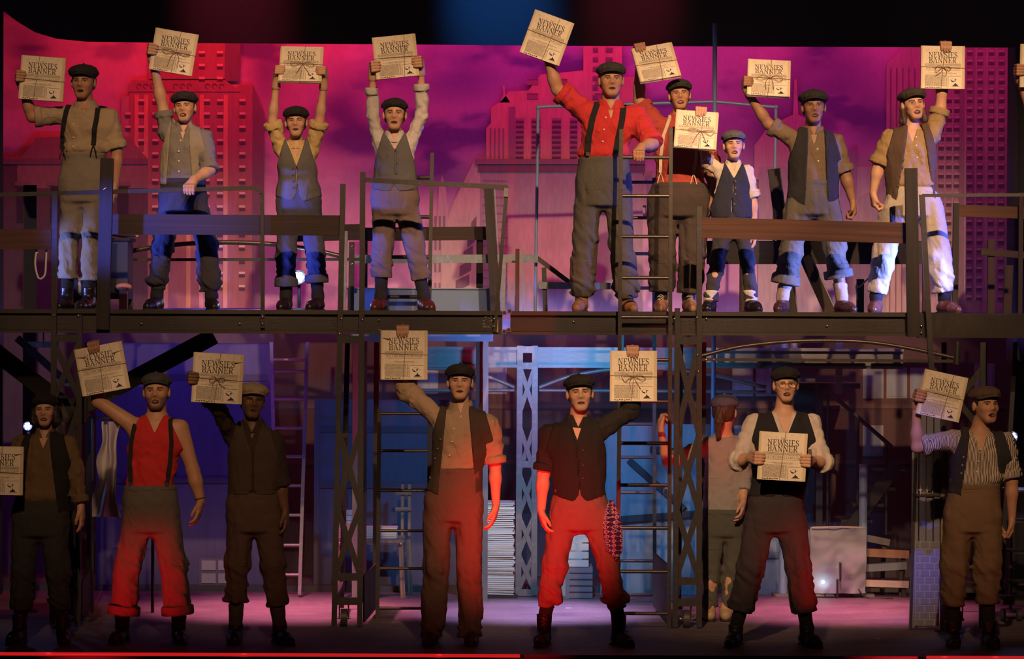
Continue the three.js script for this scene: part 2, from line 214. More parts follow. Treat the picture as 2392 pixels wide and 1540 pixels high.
// great window tower at the right
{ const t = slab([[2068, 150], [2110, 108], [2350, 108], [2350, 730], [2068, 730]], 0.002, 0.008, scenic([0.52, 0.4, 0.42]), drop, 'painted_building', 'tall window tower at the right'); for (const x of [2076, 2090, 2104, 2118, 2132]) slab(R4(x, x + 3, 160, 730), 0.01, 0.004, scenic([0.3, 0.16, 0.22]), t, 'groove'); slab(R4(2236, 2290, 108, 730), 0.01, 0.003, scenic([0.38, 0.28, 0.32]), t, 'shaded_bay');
  for (let c = 0; c < 7; c++) { const x = [2196, 2214, 2232, 2262, 2286, 2312, 2336][c]; slab(R4(x - 11, x - 8, 112, 700), 0.011, 0.004, scenic([0.6, 0.5, 0.5]), t, 'mullion'); for (let k = 0; k < 27; k++) { if (c < 2 && k < 5) continue; win(t, x, 124 + k * 22, 12, 12, 0.013, [0.16, 0.08, 0.12], [0.6, 0.48, 0.5], 0.42); } } }
// street-level brick houses low on the cloth
{ const b = slab(R4(640, 2352, 770, 1362), 0.002, 0.008, scenic([0.075, 0.042, 0.045]), drop, 'painted_building', 'brick street front low on the cloth'); for (const [x, y] of [[1000, 885], [1160, 885], [1735, 890], [1790, 890], [2040, 895], [2095, 895], [2150, 895], [2300, 885], [1740, 1030], [2040, 1030]]) { slab(R4(x - 24, x + 24, y - 36, y + 36), 0.01, 0.004, scenic([0.22, 0.22, 0.24]), b, 'window_frame'); for (const s of [-1, 1]) slab(R4(x + s * 11 - 8, x + s * 11 + 8, y - 30, y + 30), 0.014, 0.003, scenic([0.2, 0.25, 0.32]), b, 'window'); } for (const y of [945, 1075]) slab(R4(640, 2352, y, y + 10), 0.01, 0.006, scenic([0.1, 0.06, 0.06]), b, 'string_course'); slab(R4(640, 2352, 1200, 1362), 0.01, 0.005, scenic([0.1, 0.09, 0.11]), b, 'shop_front'); slab(R4(-60, 640, 770, 1362), 0.002, 0.008, scenic([0.1, 0.08, 0.14]), b, 'dark_front'); }
// low black step under the drop
struct('trim_1', boxGeo(-6, 6, 0, 0.045, -4.58, -3.62), mat([0.05, 0.05, 0.055], 0.8));
// black border across the top and black wing curtains
{ const bz = -3.2, pts = [[-200, -260], [-200, 20], [0, 22], [40, 52], [80, 76], [130, 91], [200, 98], [420, 101], [900, 104], [1400, 108], [1900, 110], [2450, 112], [2600, 112], [2600, -260]], s = new THREE.Shape(pts.map(([x, y]) => { const p = P(x, y, bz); return new THREE.Vector2(p.x, p.y); })), g = new THREE.ExtrudeGeometry(s, { depth: 0.012, bevelEnabled: false }); const o = thing('border_curtain', 'black border curtain hanging across the top of the stage', 'curtain', v3(0, 0, bz)); part('cloth', g, mat([0.025, 0.023, 0.03], 0.95, { bumpMap: weaveBump, bumpScale: 0.004 }), o); }
function legCurtain(x0, x1, z, label, rgb) { const a = P(x0, 0, z).x, b = P(x1, 0, z).x, n = 60, pts = []; for (let i = 0; i <= n; i++) { const x = a + (b - a) * i / n; pts.push(new THREE.Vector2(x, 0.05 * Math.sin(x * 26) + 0.02 * Math.sin(x * 61))); } for (let i = n; i >= 0; i--) pts.push(new THREE.Vector2(pts[i].x, pts[i].y - 0.012)); const g = new THREE.ExtrudeGeometry(new THREE.Shape(pts), { depth: 5.2, bevelEnabled: false }); g.rotateX(-Math.PI / 2); const o = thing('wing_curtain', label, 'curtain', v3(0, 0, z)); part('cloth', g, mat(rgb, 0.95), o); return o; }
legCurtain(2352, 2620, -3.3, 'black wing curtain at the right side of the stage', [0.014, 0.013, 0.02]);
legCurtain(-260, 6, -3.3, 'black wing curtain at the left side of the stage', [0.014, 0.013, 0.018]);
// ---------- people ----------
const fabrics = {};
function fabric(rgb, rough = 0.92, map) { const k = rgb.join() + rough + (map ? map.uuid : ''); return fabrics[k] ??= (() => { const m = mat(rgb, rough, { map: map || weaveTone, bumpMap: creaseBump, bumpScale: 0.011 }); return m; })(); }
const stripeTex = grainTex(3, 64, 64, (x) => (x % 16) < 9 ? [232, 222, 205] : [48, 46, 52], [26, 26], true);
const skinMat = new THREE.MeshStandardMaterial({ vertexColors: true, roughness: 0.55 });
const leatherMats = {}; const leather = (rgb, r = 0.5) => leatherMats[rgb.join() + r] ??= mat(rgb, r, { bumpMap: weaveBump, bumpScale: 0.001 });
const hairMats = {}; const hairMat = (rgb) => hairMats[rgb.join()] ??= mat(rgb, 0.6, { bumpMap: weaveBump, bumpScale: 0.004 });
const btnGeo = new THREE.CylinderGeometry(0.0062, 0.0062, 0.004, 10).rotateX(Math.PI / 2);
const ridge = (x, y, z) => 1 - 2.2 * Math.abs(noise3(x, y, z));
function grow(box, ...pts) { for (const p of pts) box.expandByPoint(p); return box; }

function handGrip(E, e, o, f, t, W) {   // fingers wrapped over an edge (or a rail) from behind to the front
  const L = [1, 1.1, 1.03, 0.85], list = [], at = (a, b, c) => E.clone().addScaledVector(e, a).addScaledVector(o, b).addScaledVector(f, c);
  for (let i = 0; i < 4; i++) {
    const s = (i - 1.5) * 0.0205, k0 = at(s, 0.026, -0.014), k1 = at(s, 0.017, t / 2 + 0.014), k2 = at(s * 0.97, -0.016 * L[i], t / 2 + 0.013), k3 = at(s * 0.93, -0.037 * L[i], t / 2 + 0.0085);
    list.push(unite([cone(k0, k1, 0.0108, 0.0102), cone(k1, k2, 0.0102, 0.0092), cone(k2, k3, 0.0092, 0.0078)], 0.006));
  }
  const palm = [cone(W, at(-0.03, 0.022, -0.024), 0.026, 0.014), cone(W, at(0, 0.024, -0.026), 0.026, 0.015), cone(W, at(0.03, 0.022, -0.024), 0.024, 0.014)];
  const th = W.clone().lerp(at(0, 0.01, -0.03), 0.4), t1 = at(-0.028, 0.0, -t / 2 - 0.02), t2 = at(-0.03, -0.035, -t / 2 - 0.011);
  palm.push(cone(th, t1, 0.016, 0.012), cone(t1, t2, 0.012, 0.0085));
  const P0 = unite(palm, 0.02);
  return { f: (x, y, z) => { let d = P0(x, y, z); for (const q of list) d = smin(d, q(x, y, z), 0.0045); return d; }, box: grow(new THREE.Box3(), W, at(-0.06, 0.05, -0.08), at(0.06, -0.06, 0.06), at(0.06, 0.05, 0.06), at(-0.06, -0.06, -0.08)).expandByScalar(0.035) };
}
function handFree(W, d, n, a, curl, spread = 1) {   // d along the hand, n out of the palm, a towards the thumb
  const L = [0.95, 1.05, 1, 0.8], list = [], box = grow(new THREE.Box3(), W);
  const palm = [];
  for (let i = 0; i < 4; i++) {
    let p = W.clone().addScaledVector(d, 0.088 - Math.abs(i - 1.2) * 0.004).addScaledVector(a, (1.5 - i) * 0.0195); const segs = [];
    palm.push(cone(W.clone().addScaledVector(a, (1.5 - i) * 0.009), p, 0.019, 0.0125));
    let ang = curl * (0.55 + 0.12 * i); const fan = (1.5 - i) * 0.07 * spread;
    [[0.043, 0.0104, 0.0098], [0.027, 0.0098, 0.009], [0.021, 0.009, 0.0075]].forEach(([l, r0, r1], k) => {
      const q = p.clone().addScaledVector(d, Math.cos(ang) * l * L[i]).addScaledVector(n, Math.sin(ang) * l * L[i]).addScaledVector(a, fan * l); segs.push(cone(p, q, r0, r1)); p = q; ang += curl; box.expandByPoint(p);
    });
    list.push(unite(segs, 0.005));
  }
  const t0 = W.clone().addScaledVector(d, 0.022).addScaledVector(a, 0.02), t1 = W.clone().addScaledVector(d, 0.06).addScaledVector(a, 0.043).addScaledVector(n, 0.014), t2 = t1.clone().addScaledVector(d, 0.03).addScaledVector(a, 0.004 - 0.03 * (curl > 1)).addScaledVector(n, 0.012 + 0.02 * (curl > 1)), t3 = t2.clone().addScaledVector(d, 0.022 - 0.018 * (curl > 1)).addScaledVector(a, -0.004 - 0.02 * (curl > 1)).addScaledVector(n, 0.006);
  palm.push(cone(t0, t1, 0.018, 0.0125)); list.push(unite([cone(t1, t2, 0.0125, 0.0108), cone(t2, t3, 0.0108, 0.0085)], 0.005)); box.expandByPoint(t1).expandByPoint(t3);
  const P0 = unite(palm, 0.016);
  return { f: (x, y, z) => { let q = P0(x, y, z); for (const g of list) q = smin(q, g(x, y, z), 0.0045); return q; }, box: box.expandByScalar(0.035) };
}
function headField(o) {   // head in its own frame: x right in the picture, y up, z out of the face; chin at -0.112, crown at 0.12
  const jw = o.jaw ?? 1;
  const skull = unite([ell(0, 0.035, -0.014, 0.076, 0.086, 0.096), ell(0, -0.012, 0.022, 0.064 * jw, 0.08, 0.068), ell(0, -0.055, 0.03, 0.05 * jw, 0.05, 0.052), cone(v3(-0.016 * jw, -0.094, 0.063), v3(0.016 * jw, -0.094, 0.063), 0.0175, 0.0175)], 0.035);
  const feat = [cone(v3(-0.034, 0.024, 0.074), v3(0.034, 0.024, 0.074), 0.011, 0.011), cone(v3(0, 0.014, 0.084), v3(0, -0.02, 0.102), 0.0075, 0.0105), cone(v3(-0.011, -0.024, 0.091), v3(0.011, -0.024, 0.091), 0.008, 0.008), ell(-0.043, -0.022, 0.058, 0.02, 0.018, 0.02), ell(0.043, -0.022, 0.058, 0.02, 0.018, 0.02)];
  const F1 = unite(feat, 0.01), op = o.mouth ?? 0.5, mh = 0.003 + 0.0135 * op, my = -0.061 - 0.008 * op;
  const lip = unite([cone(v3(-0.018, my + mh * 0.75, 0.081), v3(0.018, my + mh * 0.75, 0.081), 0.0068, 0.0068), cone(v3(-0.016, my - mh * 0.95, 0.080), v3(0.016, my - mh * 0.95, 0.080), 0.0075, 0.0075)], 0.004);
  const mouth = ell(0, my, 0.092, 0.022 + 0.003 * op, mh, 0.021);
  const sockL = ell(-0.031, 0.0045, 0.098, 0.0185, 0.011, 0.02), sockR = ell(0.031, 0.0045, 0.098, 0.0185, 0.011, 0.02), eyeL = ell(-0.031, 0.004, 0.0665, 0.0135, 0.0125, 0.0135), eyeR = ell(0.031, 0.004, 0.0665, 0.0135, 0.0125, 0.0135);
  const earL = ell(-0.081, -0.006, -0.006, 0.011, 0.031, 0.018), earR = ell(0.081, -0.006, -0.006, 0.011, 0.031, 0.018);
  return (x, y, z) => {
    let d = skull(x, y, z); if (d > 0.06) return d - 0.02;
    if (z > 0) { d = smin(d, F1(x, y, z), 0.016); d = smin(d, lip(x, y, z), 0.006); const s = Math.min(sockL(x, y, z), sockR(x, y, z)); d = -smin(-d, s, 0.012); d = Math.min(d, Math.min(eyeL(x, y, z), eyeR(x, y, z))); d = Math.max(d, -mouth(x, y, z)); }
    return smin(d, Math.min(earL(x, y, z), earR(x, y, z)), 0.008);
  };
}
function headPaint(o) {
  const sk = o.skin, op = o.mouth ?? 0.5, mh = 0.003 + 0.0135 * op, my = -0.061 - 0.008 * op, br = o.brow || [0.03, 0.018, 0.012], lipc = [sk[0] * 0.86, sk[1] * 0.62, sk[2] * 0.6];
  return (x, y, z) => {
    if (z > 0.02) {
      for (const s of [-1, 1]) {
        const ex = x - 0.031 * s, ey = y - 0.004; const lid = 0.0048 - 10 * ex * ex;
        if (Math.abs(ex) < 0.0135 && ey < lid && ey > -lid * 0.8 && z > 0.06) { const r = Math.hypot(ex, ey - 0.0005); return r < 0.0066 ? [0.02, 0.014, 0.01] : [0.3, 0.25, 0.22]; }
        if (Math.abs(ex) < 0.015 && ey >= lid && ey < lid + 0.0026 && z > 0.06) return [sk[0] * 0.3, sk[1] * 0.25, sk[2] * 0.22];
        const bx = x * s; const by = 0.0225 + 0.1 * (bx - 0.016) - 3 * Math.max(0, bx - 0.036) * Math.max(0, bx - 0.036) * 10; if (bx > 0.013 && bx < 0.052 && Math.abs(y - by) < 0.0042 * (1.1 - (bx - 0.013) * 10)) return br;
      }
      if (z > 0.05 && Math.abs(x) < 0.03) {
        const a = x / (0.0225 + 0.003 * op), b = (y - my) / mh;
        if (a * a + b * b < 1.02) { if (op > 0.25 && z < 0.086 && y > my + mh * 0.22 && Math.abs(x) < 0.0175) return [0.5, 0.44, 0.36]; if (z < 0.086) return [0.06, 0.016, 0.014]; }
        const c = x / 0.028, e = (y - my) / (mh + 0.0075); if (c * c + e * e < 1) return lipc;
      }
      if (o.stubble && y < -0.03 && z < 0.12) { const k = 0.75 * smooth(-0.025, -0.05, y); if (Math.hypot(x / 0.03, (y - my) / (mh + 0.012)) > 1) return sk.map((q, i) => q * (1 - k) + k * [0.1, 0.07, 0.06][i]); }
      if (o.bruise) { const ex = x + 0.031, ey = y - 0.0; const r = Math.hypot(ex / 0.024, ey / 0.02); if (r < 1) { const k = 0.7 * (1 - r * r); return [sk[0] * (1 - 0.75 * k), sk[1] * (1 - 0.8 * k), sk[2] * (1 - 0.6 * k)]; } }
    }
    const n = 1 + 0.07 * noise3(x * 60, y * 60, z * 60), ck = Math.exp(-((Math.abs(x) - 0.043) ** 2 + (y + 0.025) ** 2) / 0.0006) * 0.12;
    return [sk[0] * n, sk[1] * n * (1 - ck), sk[2] * n * (1 - ck)];
  };
}
function person(S) {
  const z0 = S.z, sc = FOCAL / (CAMZ - z0), floor = S.floor;
  const J = (a) => P(a[0], a[1], z0 + (a[2] || 0));
  const legs = [S.legA, S.legB], arms = [S.armA, S.armB];
  const LJ = legs.map((l) => l.j.map(J));
  const baseX = (LJ[0][2].x + LJ[1][2].x) / 2, base = v3(baseX, floor, z0);
  const root = thing('person', S.label, 'person', base);
  const fin = (g) => clothUV(g).translate(-base.x, -base.y, -base.z);
  // torso rows: [picture y, middle x, half width] from the base of the neck down to the crotch
  const R = S.tor.map(([y, cx, hw, dz]) => { const p = J([cx, y, dz || 0]); return { y: p.y, x: p.x, z: p.z, w: hw / sc, d: Math.max(0.075, Math.min(0.155, (hw / sc) * (S.deep || 0.68))) }; });
  R[0].d = Math.max(0.05, R[0].w * 0.9);
  { const a = R[R.length - 1]; a.w *= 0.8; R.push({ y: a.y - 0.03, x: a.x, z: a.z, w: a.w * 0.25, d: a.d * 0.5 }); }
  function torso(grow_) {
    const n = R.length;
    return (x, y, z) => {
      let i = 0; while (i < n - 2 && y < R[i + 1].y) i++;
      const a = R[i], b = R[i + 1]; let t = clamp((a.y - y) / (a.y - b.y), 0, 1); const ts = t * t * (3 - 2 * t) * 0.5 + t * 0.5;
      const w = a.w + (b.w - a.w) * ts + grow_, d = a.d + (b.d - a.d) * ts + grow_, cx = a.x + (b.x - a.x) * t, cz = a.z + (b.z - a.z) * t;
      const u = Math.abs(x - cx) / w, q = (z - cz) / d, r = Math.pow(u, 2.3) + Math.pow(Math.abs(q), 2.3);
      let dd = (Math.pow(r, 1 / 2.3) - 1) * Math.min(w, d);
      if (y > R[0].y) dd = Math.max(dd, y - R[0].y - grow_); if (y < R[n - 1].y) dd = Math.max(dd, R[n - 1].y - y - grow_);
      return dd;
    };
  }
  const spineX = (y) => { let i = 0; while (i < R.length - 2 && y < R[i + 1].y) i++; const t = clamp((R[i].y - y) / (R[i].y - R[i + 1].y), 0, 1); return R[i].x + (R[i + 1].x - R[i].x) * t; };
  const spineZ = (y) => { let i = 0; while (i < R.length - 2 && y < R[i + 1].y) i++; const t = clamp((R[i].y - y) / (R[i].y - R[i + 1].y), 0, 1); return R[i].z + (R[i + 1].z - R[i].z) * t; };
  const widthAt = (y) => { let i = 0; while (i < R.length - 2 && y < R[i + 1].y) i++; const t = clamp((R[i].y - y) / (R[i].y - R[i + 1].y), 0, 1); return R[i].w + (R[i + 1].w - R[i].w) * t; };
  // arms and hands
  const ab = S.armR || 1, hands = [], AJ = arms.map((A, i) => {
    const sgn = i ? 1 : -1, j = A.j.map(J), h = A.hand || {};
    if (h.type === 'edge') {
      const n = h.paper, edge = h.edge, E = n.point(edge === 'left' ? [-0.5, h.at] : edge === 'right' ? [0.5, h.at] : [h.at, 0.5]);
      const o = edge === 'left' ? n.ux.clone().negate() : edge === 'right' ? n.ux.clone() : n.uy.clone(), e = edge === 'top' ? n.ux.clone().multiplyScalar(i ? -1 : 1) : n.uy.clone().negate(), f = n.uz.clone();
      const down = j[1].clone().sub(E).normalize(), W = E.clone().addScaledVector(o, edge === 'top' ? 0 : 0.012).addScaledVector(f, -0.05).addScaledVector(down, 0.075);
      j[2] = W; j[1].z = Math.min(j[1].z, E.z - 0.085); hands.push(handGrip(E, e, o, f, n.t, W));
    } else if (h.type === 'behind') {   // the hand holds the bundle from behind, out of sight from the front
      const E = h.paper.point([h.at[0], h.at[1]]).addScaledVector(h.paper.uz, -h.paper.t / 2 - 0.045), d = E.clone().sub(j[1]).addScaledVector(h.paper.uz, -E.clone().sub(j[1]).dot(h.paper.uz)).normalize(), W = E.clone().addScaledVector(d, -0.09); j[2] = W; j[1].z = Math.min(j[1].z, E.z - 0.03); 
      hands.push(handFree(W, d, h.paper.uz.clone(), h.paper.ux.clone().multiplyScalar(-sgn), 0.12));
    } else if (h.type === 'rail') {
      const E = J(h.at), o = v3(0, 1, 0), W = E.clone().add(v3(0, 0.035, -0.03)).addScaledVector(j[1].clone().sub(E).normalize(), 0.06); j[2] = W; hands.push(handGrip(E, v3(-sgn, 0, 0), o, v3(0, 0, 1), 0.03, W));
    } else {
      const W = j[2], d = (h.to ? J(h.to).sub(W) : W.clone().sub(j[1])).normalize(); let n = v3(-sgn, 0, -0.15); n.addScaledVector(d, -n.dot(d)).normalize(); const a = d.clone().cross(n); if (a.z < 0) a.negate(); hands.push(handFree(W, d, n, a, h.curl ?? 0.4));
    }
    return j;
  });
  // head
  const hs = S.hs || 1, chin = J([S.head[0], S.head[1], 0.03]), hc = chin.clone().add(v3(0, 0.112 * hs, 0)), hq = new THREE.Quaternion().setFromEuler(new THREE.Euler(S.pitch || 0, S.yaw || 0, S.roll || 0, 'YXZ')), hqi = hq.clone().invert(), tmp = v3(0, 0, 0);
  const toHead = (x, y, z) => tmp.set((x - hc.x) / hs, (y - hc.y) / hs, (z - hc.z) / hs).applyQuaternion(hqi);
  const hf = headField(S), hpaint = headPaint(S), neckLow = v3(R[0].x, R[0].y - 0.03, R[0].z - 0.01), neckTop = hc.clone().add(v3(0, -0.05, -0.02).applyQuaternion(hq).multiplyScalar(hs)), nr = (S.neckR || 0.056) * hs;
  const neck = cone(neckLow, neckTop, nr * 1.08, nr * 0.95);
  const headAll = (x, y, z) => { const n = neck(x, y, z), q = toHead(x, y, z); return smin(hf(q.x, q.y, q.z) * hs, n, 0.022); };
  const place = (g) => { g.scale(hs, hs, hs); g.applyQuaternion(hq); g.translate(hc.x - base.x, hc.y - base.y, hc.z - base.z); return clothUV(g); };
  // body under the clothes
  const sk = S.skin, skinPaint = (x, y, z) => { const n = 1 + 0.06 * noise3(x * 30, y * 30, z * 30); return [sk[0] * n, sk[1] * n, sk[2] * n]; };
  const tIn = torso(-0.022), bodyList = [tIn, neck]; const armSkin = AJ.map((j) => unite([cone(j[0], j[1], 0.049 * ab, 0.037 * ab), cone(j[1], j[1].clone().lerp(j[2], 0.35), 0.038 * ab, 0.039 * ab), cone(j[1].clone().lerp(j[2], 0.3), j[2], 0.039 * ab, 0.0265 * ab)], 0.02));
  const legSkin = LJ.map((j) => unite([cone(j[0], j[1], Math.min(0.074, S.legR[0] - 0.02), Math.min(0.052, S.legR[1] - 0.018)), cone(j[1], j[1].clone().lerp(j[2], 0.35), Math.min(0.05, S.legR[1] - 0.018), Math.min(0.05, S.legR[1] - 0.018)), cone(j[1].clone().lerp(j[2], 0.3), j[2], Math.min(0.05, S.legR[1] - 0.018), 0.036), cone(j[2], v3(j[2].x, floor + 0.045, j[2].z), 0.036, 0.034)], 0.02));
  const bodyF = (x, y, z) => { let d = smin(tIn(x, y, z), neck(x, y, z), 0.05); d = smin(d, smin(armSkin[0](x, y, z), 1, 0.01), 0.05); d = smin(d, armSkin[1](x, y, z), 0.05); d = smin(d, Math.min(legSkin[0](x, y, z), legSkin[1](x, y, z)), 0.04); return d; };
  const bb = new THREE.Box3(); for (const j of [...AJ, ...LJ]) grow(bb, ...j); for (const r of R) grow(bb, v3(r.x - r.w, r.y, r.z - r.d), v3(r.x + r.w, r.y, r.z + r.d)); bb.expandByScalar(0.09); bb.min.y = Math.min(bb.min.y, floor); bb.max.y = Math.max(bb.max.y, neckTop.y + 0.02);
  const capTop = (x, y, z) => Math.max(bodyF(x, y, z), y - neckTop.y > 0 && Math.hypot(x - neckTop.x, z - neckTop.z) < 0.09 ? y - neckTop.y : -1);
  const gBody = paint(polygonize(capTop, bb.min, bb.max, 0.013), skinPaint);
  const hb = new THREE.Box3().setFromCenterAndSize(hc, v3(0.27, 0.3, 0.3).multiplyScalar(hs)); hb.min.y -= 0.05;
  const gHead = paint(polygonize((x, y, z) => Math.max(headAll(x, y, z), neckLow.y - y), hb.min, hb.max, S.coarse ? 0.006 : 0.0036), (x, y, z) => { const q = toHead(x, y, z); return hpaint(q.x, q.y, q.z); });
  const gHands = hands.map((h) => paint(polygonize(h.f, h.box.min, h.box.max, 0.0042), skinPaint));
  part('body', fin(mergeGeometries([gBody, gHead, ...gHands])), skinMat, root);
  // shirt
  const T = S.top, sleeveF = [], cuffs = [];
  if (T.sleeve !== false) AJ.forEach((j, i) => {
    const c = arms[i].cuff ?? 1, r0 = (T.r0 || 0.064) * ab, r1 = (T.r1 || 0.056) * ab, end = c <= 1 ? j[0].clone().lerp(j[1], c) : j[1].clone().lerp(j[2], c - 1), dir = c <= 1 ? j[1].clone().sub(j[0]).normalize() : j[2].clone().sub(j[1]).normalize(), er = c <= 1 ? r1 + (r0 - r1) * (1 - c) * 0.5 : r1 + ((T.r2 || 0.04) - r1) * (c - 1);
    const upper = cone(j[0], c <= 1 ? end : j[1], r0, c <= 1 ? er : r1), fore = c > 1 ? cone(j[1], end, r1, er) : null;
    sleeveF.push((x, y, z) => { let d = upper(x, y, z); const al = (x - end.x) * dir.x + (y - end.y) * dir.y + (z - end.z) * dir.z; if (fore) d = smin(d, Math.max(fore(x, y, z), al), 0.02); else if (al > -0.12) d = Math.max(d, al); if (d < 0.05) d += 0.0075 * ridge(x * 16 + y * 9, y * 16 - x * 8, z * 14) + 0.004 * ridge(x * 34, y * 30 + x * 14, z * 30); return d; });
    if (T.cuff !== false) cuffs.push((x, y, z) => { const px = x - end.x, py = y - end.y, pz = z - end.z, al = px * dir.x + py * dir.y + pz * dir.z, rad = Math.sqrt(Math.max(0, px * px + py * py + pz * pz - al * al)); return Math.max(Math.abs(al + 0.018) - 0.02, rad - er - 0.006) - 0.004 + 0.002 * noise3(x * 60, y * 60, z * 60); });
  });
  const waist = J([S.tor[2][1], S.waist]).y, tShirt = torso(-0.004);
  const hemY = T.hem ? J([0, T.hem]).y : waist - 0.06;
  const neckV = (depth, half) => { const y0 = R[0].y - depth, sl = half / depth; return (x, y, z) => z > spineZ(y) ? ((y - y0) * sl - Math.abs(x - R[0].x)) * 0.8 : -1; };
  const vS = neckV(T.v ?? 0.07, T.vw ?? 0.035), neckCut = cone(neckLow, neckTop, nr * 1.12, nr * 1.2);
  const stub = AJ.map((j) => cone(j[0], j[0].clone().lerp(j[1], 0.3), (T.r0 || 0.064) * ab, (T.r0 || 0.064) * ab * 0.95));
  const tankCut = AJ.map((j, i) => { const n = v3(i ? 1 : -1, 0.45, 0).normalize(), c = j[0].clone().add(v3(i ? -0.035 : 0.035, 0, 0)); return (x, y, z) => (x - c.x) * n.x + (y - c.y) * n.y; });
  const shirtF = (x, y, z) => {
    let d = tShirt(x, y, z); if (d < 0.08) d += 0.006 * ridge(x * 15 + y * 5, y * 7, z * 12) + 0.004 * ridge(x * 30 + y * 16, y * 22 - x * 10, z * 24) + (T.blouse ? -0.012 * smooth(waist + 0.09, waist + 0.03, y) * (1 - smooth(waist + 0.02, waist - 0.01, y)) : 0);
    if (T.sleeve === false) { for (const s of stub) d = smin(d, s(x, y, z), 0.06); d = Math.max(d, tankCut[0](x, y, z), tankCut[1](x, y, z)); } else for (const s of sleeveF) d = smin(d, s(x, y, z), 0.055);
    for (const c of cuffs) d = Math.min(d, c(x, y, z));
    d = Math.max(d, -neckCut(x, y, z), hemY - y); d = Math.max(d, vS(x, y, z)); return d;
  };
  const sb = new THREE.Box3(); AJ.forEach((j) => grow(sb, ...j)); for (const r of R) grow(sb, v3(r.x - r.w, Math.max(r.y, hemY), r.z - r.d), v3(r.x + r.w, r.y, r.z + r.d)); sb.expandByScalar(0.1); sb.min.y = Math.min(hemY - 0.03, ...AJ.map((j) => j[1].y - 0.1));
  const shirtMat = T.stripe ? fabric([0.75, 0.72, 0.68], 0.9, stripeTex) : fabric(T.color);
  const shirt = part(T.name || 'shirt', fin(polygonize(shirtF, sb.min, sb.max, 0.0095)), shirtMat, root);
  const traceZ = (f, x, y, off = 0.003) => { let z = z0 + 0.4; for (let i = 0; i < 60; i++) { const d = f(x, y, z); if (d < off) break; z -= Math.max(0.002, d * 0.5); if (z < z0 - 0.3) break; } return z; };
  if (T.collar !== false) {
    const cl = cone(neckLow, neckTop, nr * 1.3, nr * 1.12), ax = neckTop.clone().sub(neckLow).normalize(), c0 = neckLow.clone().addScaledVector(ax, 0.028);
    const cf = (x, y, z) => { const al = (x - c0.x) * ax.x + (y - c0.y) * ax.y + (z - c0.z) * ax.z, fr = z - spineZ(y); const h0 = 0.026 + (T.collar || 0) * 0.01; let d = Math.max(Math.abs(cl(x, y, z) + 0.002 - 0.3 * (h0 - al) * (al < h0 ? 1 : 0)) - 0.006, Math.abs(al) - h0); return Math.max(d, fr > 0 ? (al + 0.03) * (T.cw ?? 0.45) - Math.abs(x - c0.x) * 0.9 : -1); };
    part('collar', fin(polygonize(cf, c0.clone().add(v3(-0.13, -0.07, -0.13)), c0.clone().add(v3(0.13, 0.08, 0.14)), 0.0048)), T.collarColor ? fabric(T.collarColor) : shirtMat, shirt);
  }
  // vest
  let frontF = shirtF;
  if (S.vest) {
    const Vt = S.vest, tv = torso(0.011), hem = J([0, Vt.hem]).y, planes = AJ.map((j, i) => { const n = v3(i ? 1 : -1, 0.3, 0).normalize(), c = j[0].clone().add(v3(i ? -0.008 : 0.008, 0, 0)); return (x, y, z) => (x - c.x) * n.x + (y - c.y) * n.y; });
    const yV = Vt.v ? J([0, Vt.v]).y : R[0].y - 0.25, topHalf = Vt.top ?? 0.06;
    const vf = (x, y, z) => {
      let d = tv(x, y, z); if (d < 0.09) d += 0.004 * noise3(x * 18, y * 9, z * 18) + 0.002 * noise3(x * 45, y * 30, z * 45);
      for (let i = 0; i < 2; i++) d = smin(d, stub[i](x, y, z) - 0.011, 0.055);
      d = Math.max(d, planes[0](x, y, z), planes[1](x, y, z), -neckCut(x, y, z) + 0.006);
      const cx = Vt.cx !== undefined ? J([Vt.cx, 0]).x : spineX(y), ax = Math.abs(x - cx), fr = z > spineZ(y) - 0.02;
      let hy = hem; if (fr) { const w = Math.max(0.1, widthAt(hem)); hy = hem - (Vt.point ?? 0.04) * (1 - Math.min(1, Math.abs(ax - 0.05) / w)) + (ax < 0.03 && !Vt.open ? (0.03 - ax) * 1.2 : 0); } else hy = hem + 0.03;
      d = Math.max(d, hy - y);
      if (fr) { if (Vt.open) { const t = (R[0].y - y) / (R[0].y - hem), g = Vt.open[0] + (Vt.open[1] - Vt.open[0]) * clamp(t, 0, 1), off = (Vt.openShift || 0) * clamp(t, 0, 1); d = Math.max(d, g - Math.abs(x - cx - off)); } else d = Math.max(d, ((y - yV) * topHalf / (R[0].y - yV) - ax) * 0.85, ax < 0.004 && y < yV ? -0.0 + 0.0045 - ax : -1); }
      return d;
    };
    const vb = new THREE.Box3(); for (const r of R) grow(vb, v3(r.x - r.w, Math.max(r.y, hem - 0.08), r.z - r.d), v3(r.x + r.w, r.y, r.z + r.d)); grow(vb, AJ[0][0], AJ[1][0]); vb.expandByScalar(0.09); vb.min.y = hem - 0.12;
    const vest = part('vest', fin(polygonize(vf, vb.min, vb.max, 0.009)), fabric(Vt.color), root, Vt.label); frontF = vf;
    for (const [bx, by] of Vt.buttons || []) { const p = J([bx, by]), z = traceZ(vf, p.x, p.y); part('button', btnGeo.clone().translate(p.x - base.x, p.y - base.y, z - base.z + 0.002), mat(Vt.btn || [0.05, 0.05, 0.06], 0.35), vest); }
  }
  for (const [bx, by] of S.buttons || []) { const p = J([bx, by]), z = traceZ(shirtF, p.x, p.y); part('button', btnGeo.clone().translate(p.x - base.x, p.y - base.y, z - base.z + 0.002), mat([0.65, 0.6, 0.5], 0.35), shirt); }
